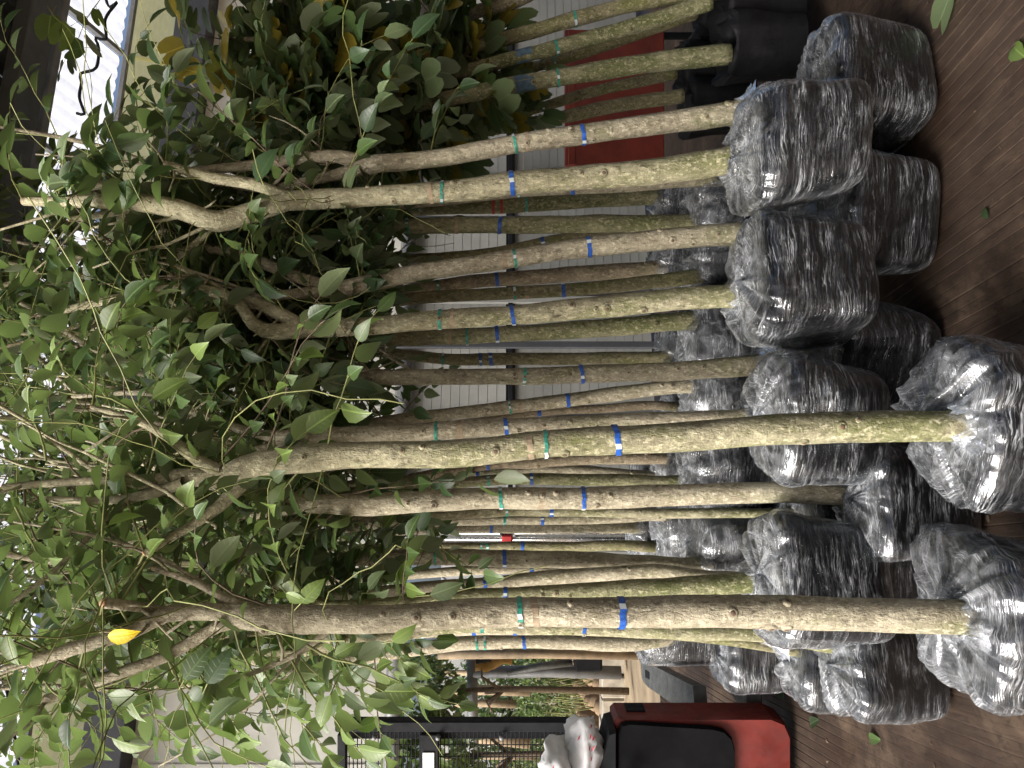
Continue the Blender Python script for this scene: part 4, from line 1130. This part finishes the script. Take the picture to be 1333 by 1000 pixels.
# ---- second rank
S2 = .36
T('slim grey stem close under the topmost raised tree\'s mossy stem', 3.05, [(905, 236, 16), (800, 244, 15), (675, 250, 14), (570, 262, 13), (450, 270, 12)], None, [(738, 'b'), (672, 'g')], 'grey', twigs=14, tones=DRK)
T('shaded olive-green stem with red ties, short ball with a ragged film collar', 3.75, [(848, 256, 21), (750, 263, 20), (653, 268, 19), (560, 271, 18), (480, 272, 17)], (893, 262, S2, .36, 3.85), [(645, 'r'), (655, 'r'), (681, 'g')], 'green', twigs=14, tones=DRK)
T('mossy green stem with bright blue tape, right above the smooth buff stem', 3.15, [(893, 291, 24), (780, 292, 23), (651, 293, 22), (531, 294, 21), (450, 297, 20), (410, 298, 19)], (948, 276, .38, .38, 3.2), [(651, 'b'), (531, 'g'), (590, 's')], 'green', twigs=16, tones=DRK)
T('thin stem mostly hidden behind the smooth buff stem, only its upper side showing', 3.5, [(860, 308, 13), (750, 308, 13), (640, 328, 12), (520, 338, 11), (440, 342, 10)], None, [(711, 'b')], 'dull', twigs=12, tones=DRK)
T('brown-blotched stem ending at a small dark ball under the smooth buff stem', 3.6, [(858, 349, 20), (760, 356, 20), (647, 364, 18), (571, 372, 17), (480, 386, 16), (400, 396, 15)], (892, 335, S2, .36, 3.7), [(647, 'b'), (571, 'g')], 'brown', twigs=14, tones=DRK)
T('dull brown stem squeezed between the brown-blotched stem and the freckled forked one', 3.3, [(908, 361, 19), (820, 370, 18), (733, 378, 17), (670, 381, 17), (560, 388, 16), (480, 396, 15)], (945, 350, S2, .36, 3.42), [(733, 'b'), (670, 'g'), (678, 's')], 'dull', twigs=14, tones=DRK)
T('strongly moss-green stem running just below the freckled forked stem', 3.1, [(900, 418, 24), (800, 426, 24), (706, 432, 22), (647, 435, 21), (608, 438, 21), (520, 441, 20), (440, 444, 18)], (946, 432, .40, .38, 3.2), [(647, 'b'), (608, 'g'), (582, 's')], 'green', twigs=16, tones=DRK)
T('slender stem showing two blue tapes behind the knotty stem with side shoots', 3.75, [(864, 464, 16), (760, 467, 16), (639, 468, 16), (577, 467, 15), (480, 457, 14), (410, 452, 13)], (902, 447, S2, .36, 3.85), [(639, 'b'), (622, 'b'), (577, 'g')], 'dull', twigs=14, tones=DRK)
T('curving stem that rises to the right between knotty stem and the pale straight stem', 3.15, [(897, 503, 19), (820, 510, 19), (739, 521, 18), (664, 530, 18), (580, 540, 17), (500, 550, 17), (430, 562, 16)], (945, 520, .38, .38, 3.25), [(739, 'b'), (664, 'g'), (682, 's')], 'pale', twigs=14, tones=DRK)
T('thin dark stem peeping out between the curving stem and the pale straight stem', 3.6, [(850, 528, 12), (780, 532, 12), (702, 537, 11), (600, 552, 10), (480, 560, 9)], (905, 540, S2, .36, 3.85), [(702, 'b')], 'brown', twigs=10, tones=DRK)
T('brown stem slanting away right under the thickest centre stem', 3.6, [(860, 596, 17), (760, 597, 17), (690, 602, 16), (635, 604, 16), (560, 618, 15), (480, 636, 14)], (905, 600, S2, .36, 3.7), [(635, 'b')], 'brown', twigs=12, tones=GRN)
T('forking light-brown stem with teal and blue tape below the thickest centre stem', 4.1, [(829, 621, 18), (740, 612, 17), (622, 619, 15), (585, 625, 15), (500, 637, 14), (430, 650, 13)], (868, 618, S2, .36, 4.25), [(622, 'b'), (585, 'g'), (596, 'g')], 'grey', twigs=12, tones=GRN)
T('greenish thin stem beside the forking light-brown one, blue tape nearer its foot', 3.4, [(880, 628, 17), (790, 624, 16), (692, 624, 15), (636, 626, 14), (560, 632, 13)], (945, 600, .38, .38, 3.25), [(692, 'b'), (636, 'g')], 'green', twigs=10, tones=GRN)
T('narrow stem touching the underside of the stem that runs into shade', 2.95, [(925, 668, 13), (820, 668, 13), (718, 666, 14), (660, 665, 14), (560, 671, 14), (480, 673, 14)], None, [(718, 'b'), (660, 'g')], 'mossy', twigs=12, tones=GRN)
T('smooth pale-green narrow stem with dark red stains at its foot, above the red clamp', 3.65, [(866, 673, 13), (790, 675, 13), (706, 677, 13), (657, 677, 12), (560, 680, 12), (480, 684, 12)], (902, 700, S2, .36, 3.75), [(706, 'b'), (657, 'g'), (664, 'g')], 'pale', twigs=12, tones=GRN)
T('grey-brown stem right above the shiny metal pole with the red clamp', 4.1, [(822, 687, 15), (740, 687, 15), (640, 687, 15), (580, 688, 14), (500, 692, 13), (430, 700, 12)], (860, 690, S2, .36, 4.25), [(640, 'b'), (580, 'g'), (585, 'g')], 'grey', twigs=12, tones=GRN)
T('dark slim stem right below the shiny metal pole with the red clamp', 4.0, [(828, 711, 14), (750, 712, 13), (680, 711, 13), (635, 712, 12), (520, 712, 12), (450, 716, 11)], (866, 716, S2, .36, 4.6), [(680, 'b'), (631, 'g'), (637, 'g')], 'dull', twigs=12, tones=GRN)
T('mossy stem with three round dark knots, below the shiny metal pole', 3.1, [(906, 738, 25), (820, 734, 25), (740, 729, 23), (657, 727, 22), (567, 725, 21), (470, 727, 19), (420, 728, 18)], (952, 708, .39, .38, 3.2), [(657, 'b'), (567, 'g'), (583, 's')], 'pale', twigs=16, tones=GRN)
T('thin stem seen only between the three-knot stem and the bowed stem', 3.5, [(800, 745, 11), (692, 742, 11), (634, 742, 12), (560, 746, 12), (480, 752, 12), (420, 757, 11)], None, [(692, 'b'), (634, 'g')], 'pale', twigs=10, tones=GRN)
T('bowed pale stem that swings down behind the lowest thick stem', 3.0, [(925, 752, 18), (860, 744, 18), (800, 747, 20), (700, 754, 20), (632, 760, 19), (575, 764, 18), (510, 770, 17), (450, 774, 16)], (1190, 765, .36, .40, 2.75), [(632, 'b'), (583, 's')], 'pale', floor=1, twigs=12, tones=GRN)
T('faint stem showing as a narrow strip under the lowest thick stem, with small blue tapes', 3.6, [(860, 822, 12), (760, 820, 12), (670, 821, 12), (617, 821, 12), (550, 824, 12), (480, 830, 12)], (945, 851, .40, .42, 3.95), [(670, 'b'), (617, 'b'), (545, 'g'), (552, 'g')], 'pale', floor=1, twigs=12, tones=LIME)
T('stem lowest in the photo, with dark knots, its ball dull black beside the forklift', 3.9, [(826, 838, 20), (750, 837, 19), (682, 835, 18), (600, 838, 18), (520, 848, 18), (440, 862, 17), (380, 872, 15)], (868, 818, .36, .36, 4.1), [(682, 'b'), (634, 'g'), (621, 'g')], 'pale', twigs=14, tones=LIME)

T('tree hidden behind the lowest thick stem, ball squeezed below the fourth raised ball', 2.95, [(985, 838, 14), (860, 824, 13), (700, 806, 12), (560, 806, 11), (480, 812, 11)], (1044, 868, .37, .38, 3.05), [], 'dull', floor=1, twigs=10, tones=LIME)

# ---- bagged trees with two-lobed leaves
RB = dict(group=GR, bag=1, leaf='lobed', lsize=.115, tones=OLV, vines=1)
T('bagged tree with pale speckled limb crossing the photo\'s top edge', 3.7, [(720, -28, 20), (675, -2, 19), (610, 18, 17), (559, 33, 15), (520, 50, 13)], (960, -60, .42, .46, 3.8), [], 'grey', twigs=26, sprays=[((150, -40, 3.5), (70, 75, 3.4), 7, .115, [2, 2, 0])], single=[(66, 20, 3.3, .12, 'lobed', 2, -4, 34), (92, 34, 3.3, .12, 'lobed', 2, -26, 34), (110, 62, 3.3, .10, 'lobed', 0, -34, 6), (330, 140, 3.0, .13, 'ovate', 2, 60, -8), (345, 160, 3.0, .13, 'ovate', 3, 54, 14), (240, 60, 3.2, .12, 'lobed', 4, -30, 12), (300, 90, 3.2, .12, 'lobed', 4, -10, 34), (262, 96, 3.2, .12, 'lobed', 4, -30, -8), (470, 40, 3.2, .13, 'lobed', 3, -40, 4), (560, 92, 3.2, .13, 'lobed', 3, 34, 6), (480, 130, 3.2, .13, 'lobed', 3, -34, 12)], **RB)
T('bagged tree with olive stem, first below the photo\'s top edge, teal tape high up', 3.65, [(940, -12, 21), (840, 2, 20), (748, 25, 19), (642, 54, 18), (573, 75, 17)], (985, -20, .42, .44, 3.75), [(748, 'g')], 'dull', twigs=26, **RB)
T('bagged tree with olive stem and blue paint smear, second below the photo\'s top edge', 3.55, [(925, 3, 21), (820, 36, 20), (724, 62, 19), (682, 72, 18), (577, 101, 17)], (985, 32, .40, .44, 3.65), [(724, 'g'), (690, 'p')], 'green', twigs=26, **RB)
T('bagged tree with dark slender stem tucked under the blue-smeared one', 3.9, [(906, 18, 16), (800, 55, 15), (721, 80, 14), (642, 101, 13), (591, 120, 12)], (950, 10, .36, .40, 4.0), [(721, 'g')], 'dull', twigs=20, **RB)
T('bagged tree with stout yellow-green stem sprouting tiny shoots, front of the black bags', 3.4, [(950, 71, 27), (860, 80, 26), (726, 101, 22), (660, 112, 21), (600, 125, 20), (540, 138, 18)], (990, 62, .36, .40, 3.5), [(726, 'g'), (688, 'p')], 'green', twigs=26, **RB)
T('bagged tree with thin brown stem in front of the red board', 4.0, [(880, 96, 15), (790, 115, 14), (707, 139, 13), (606, 167, 12), (540, 188, 11)], (925, 92, .34, .40, 4.1), [(707, 'g')], 'dull', twigs=18, **RB)
T('bagged tree with dull cut-off stem lowest over the red board', 3.9, [(889, 125, 19), (800, 138, 18), (706, 158, 16), (602, 176, 14), (544, 192, 13)], (935, 140, .34, .40, 4.0), [(706, 'g'), (665, 'p')], 'dull', twigs=20, **RB)
for sp_ in TREES: make_tree(sp_)

# ---- leaves: those that show are objects, the rest of each crown is one mesh
def place_leaves():
    CELL = 9.0; grid = {}
    info = []
    for k, (root, mw, kind, tone) in enumerate(ALL_LEAVES):
        c = mw @ Vector((0, .5, 0))
        if c.y < .3: info.append(None); continue
        px = 666.5 + (CAMZ - c.z) * F / c.y; py = 500 - c.x * F / c.y
        sz = mw.col[1].length * F / c.y
        info.append((px, py, c.y, sz))
        if -30 < px < 1360 and -30 < py < 1030:
            R = max(1, int(sz * .22 / CELL))
            gx, gy = int(px // CELL), int(py // CELL)
            for a in range(-R, R + 1):
                for b in range(-R, R + 1):
                    if grid.get((gx + a, gy + b), (99, 0))[0] > c.y: grid[gx + a, gy + b] = (c.y, k)
    seen = {}
    for (_, k) in grid.values(): seen[k] = seen.get(k, 0) + 1
    per = {}
    for k, (root, mw, kind, tone) in enumerate(ALL_LEAVES): per.setdefault(root.name, (root, []))[1].append(k)
    for root, ks in per.values():
        inv = wm(root).inverted()
        vis = [k for k in ks if k in seen and info[k] and 0 <= info[k][0] <= 1333 and 0 <= info[k][1] <= 1000 and info[k][3] > 11]
        vis.sort(key=lambda k: -info[k][3] * min(4, seen[k])); vis = set(vis[:110])
        rest = []
        for k in ks:
            _, mw, kind, tone = ALL_LEAVES[k]
            if k in vis:
                o = D.objects.new('leaf', leaf_mesh(kind, tone)); COL.objects.link(o)
                o.parent = root; o.matrix_basis = inv @ mw
            else: rest.append((inv @ mw, kind, tone))
        if rest:
            o = D.objects.new('foliage', foliage_mesh('foliage', rest)); COL.objects.link(o); o.parent = root
            o['kind'] = 'stuff'
place_leaves()

# ------------------------------------------------------------------ fallen leaves
def fallen(px, py, size, kind, tone, ang, label):
    Y = CAMZ * F / (px - 666.5); p = P(px, py, Y); p.z = .012
    o = D.objects.new('fallen_leaf', leaf_mesh(kind, tone)); COL.objects.link(o)
    d = Vector((math.cos(ang), math.sin(ang), .03))
    o.matrix_basis = frame(p - d * size * .5, d, Vector((.05, -.1, 1)), size)
    tag(o, label, 'leaf', 'fallen leaves on the floor')
fallen(1233, 16, .13, 'lobed', 3, 2.4, 'large two-lobed green leaf lying on the floor at the photo\'s top edge')
fallen(1328, 66, .10, 'ovate', 2, .8, 'bright green fallen leaf cut by the photo\'s right edge')
fallen(1287, 277, .05, 'ovate', 1, .6, 'small dark green fallen leaf alone on the brown floor')
fallen(1141, 962, .085, 'ovate', 0, -1.2, 'pointed green fallen leaf below the lowest wrapped ball')
fallen(1146, 928, .06, 'lobed', 0, -.6, 'torn green leaf half under the lowest wrapped ball')
fallen(1062, 940, .10, 'ovate', 1, -.9, 'dark fallen leaf in the shade beside the forklift')
fallen(1020, 898, .09, 'lobed', 1, .3, 'dull fallen leaf in deep shade near the fork')

r_ = random.Random(31); L_ = []
for k in range(420):
    x_, y_ = r_.uniform(-2.6, 3.2), r_.uniform(1.3, 5.5)
    d = Vector((r_.uniform(-1, 1), r_.uniform(-1, 1), 0)).normalized()
    L_.append((frame(Vector((x_, y_, .004)), d, Vector((r_.uniform(-.3, .3), r_.uniform(-.3, .3), 1)), r_.uniform(.006, .028), r_.uniform(.5, 1.4)), 'ovate', 0))
me = foliage_mesh('floor_litter', L_); me.materials.clear(); me.materials.append(simple('dry_litter', (0.06, 0.042, 0.025), .9, var=.7, scale=3))
me.polygons.foreach_set('material_index', [0] * len(me.polygons))
tag(link('floor_litter', me), kind='stuff')
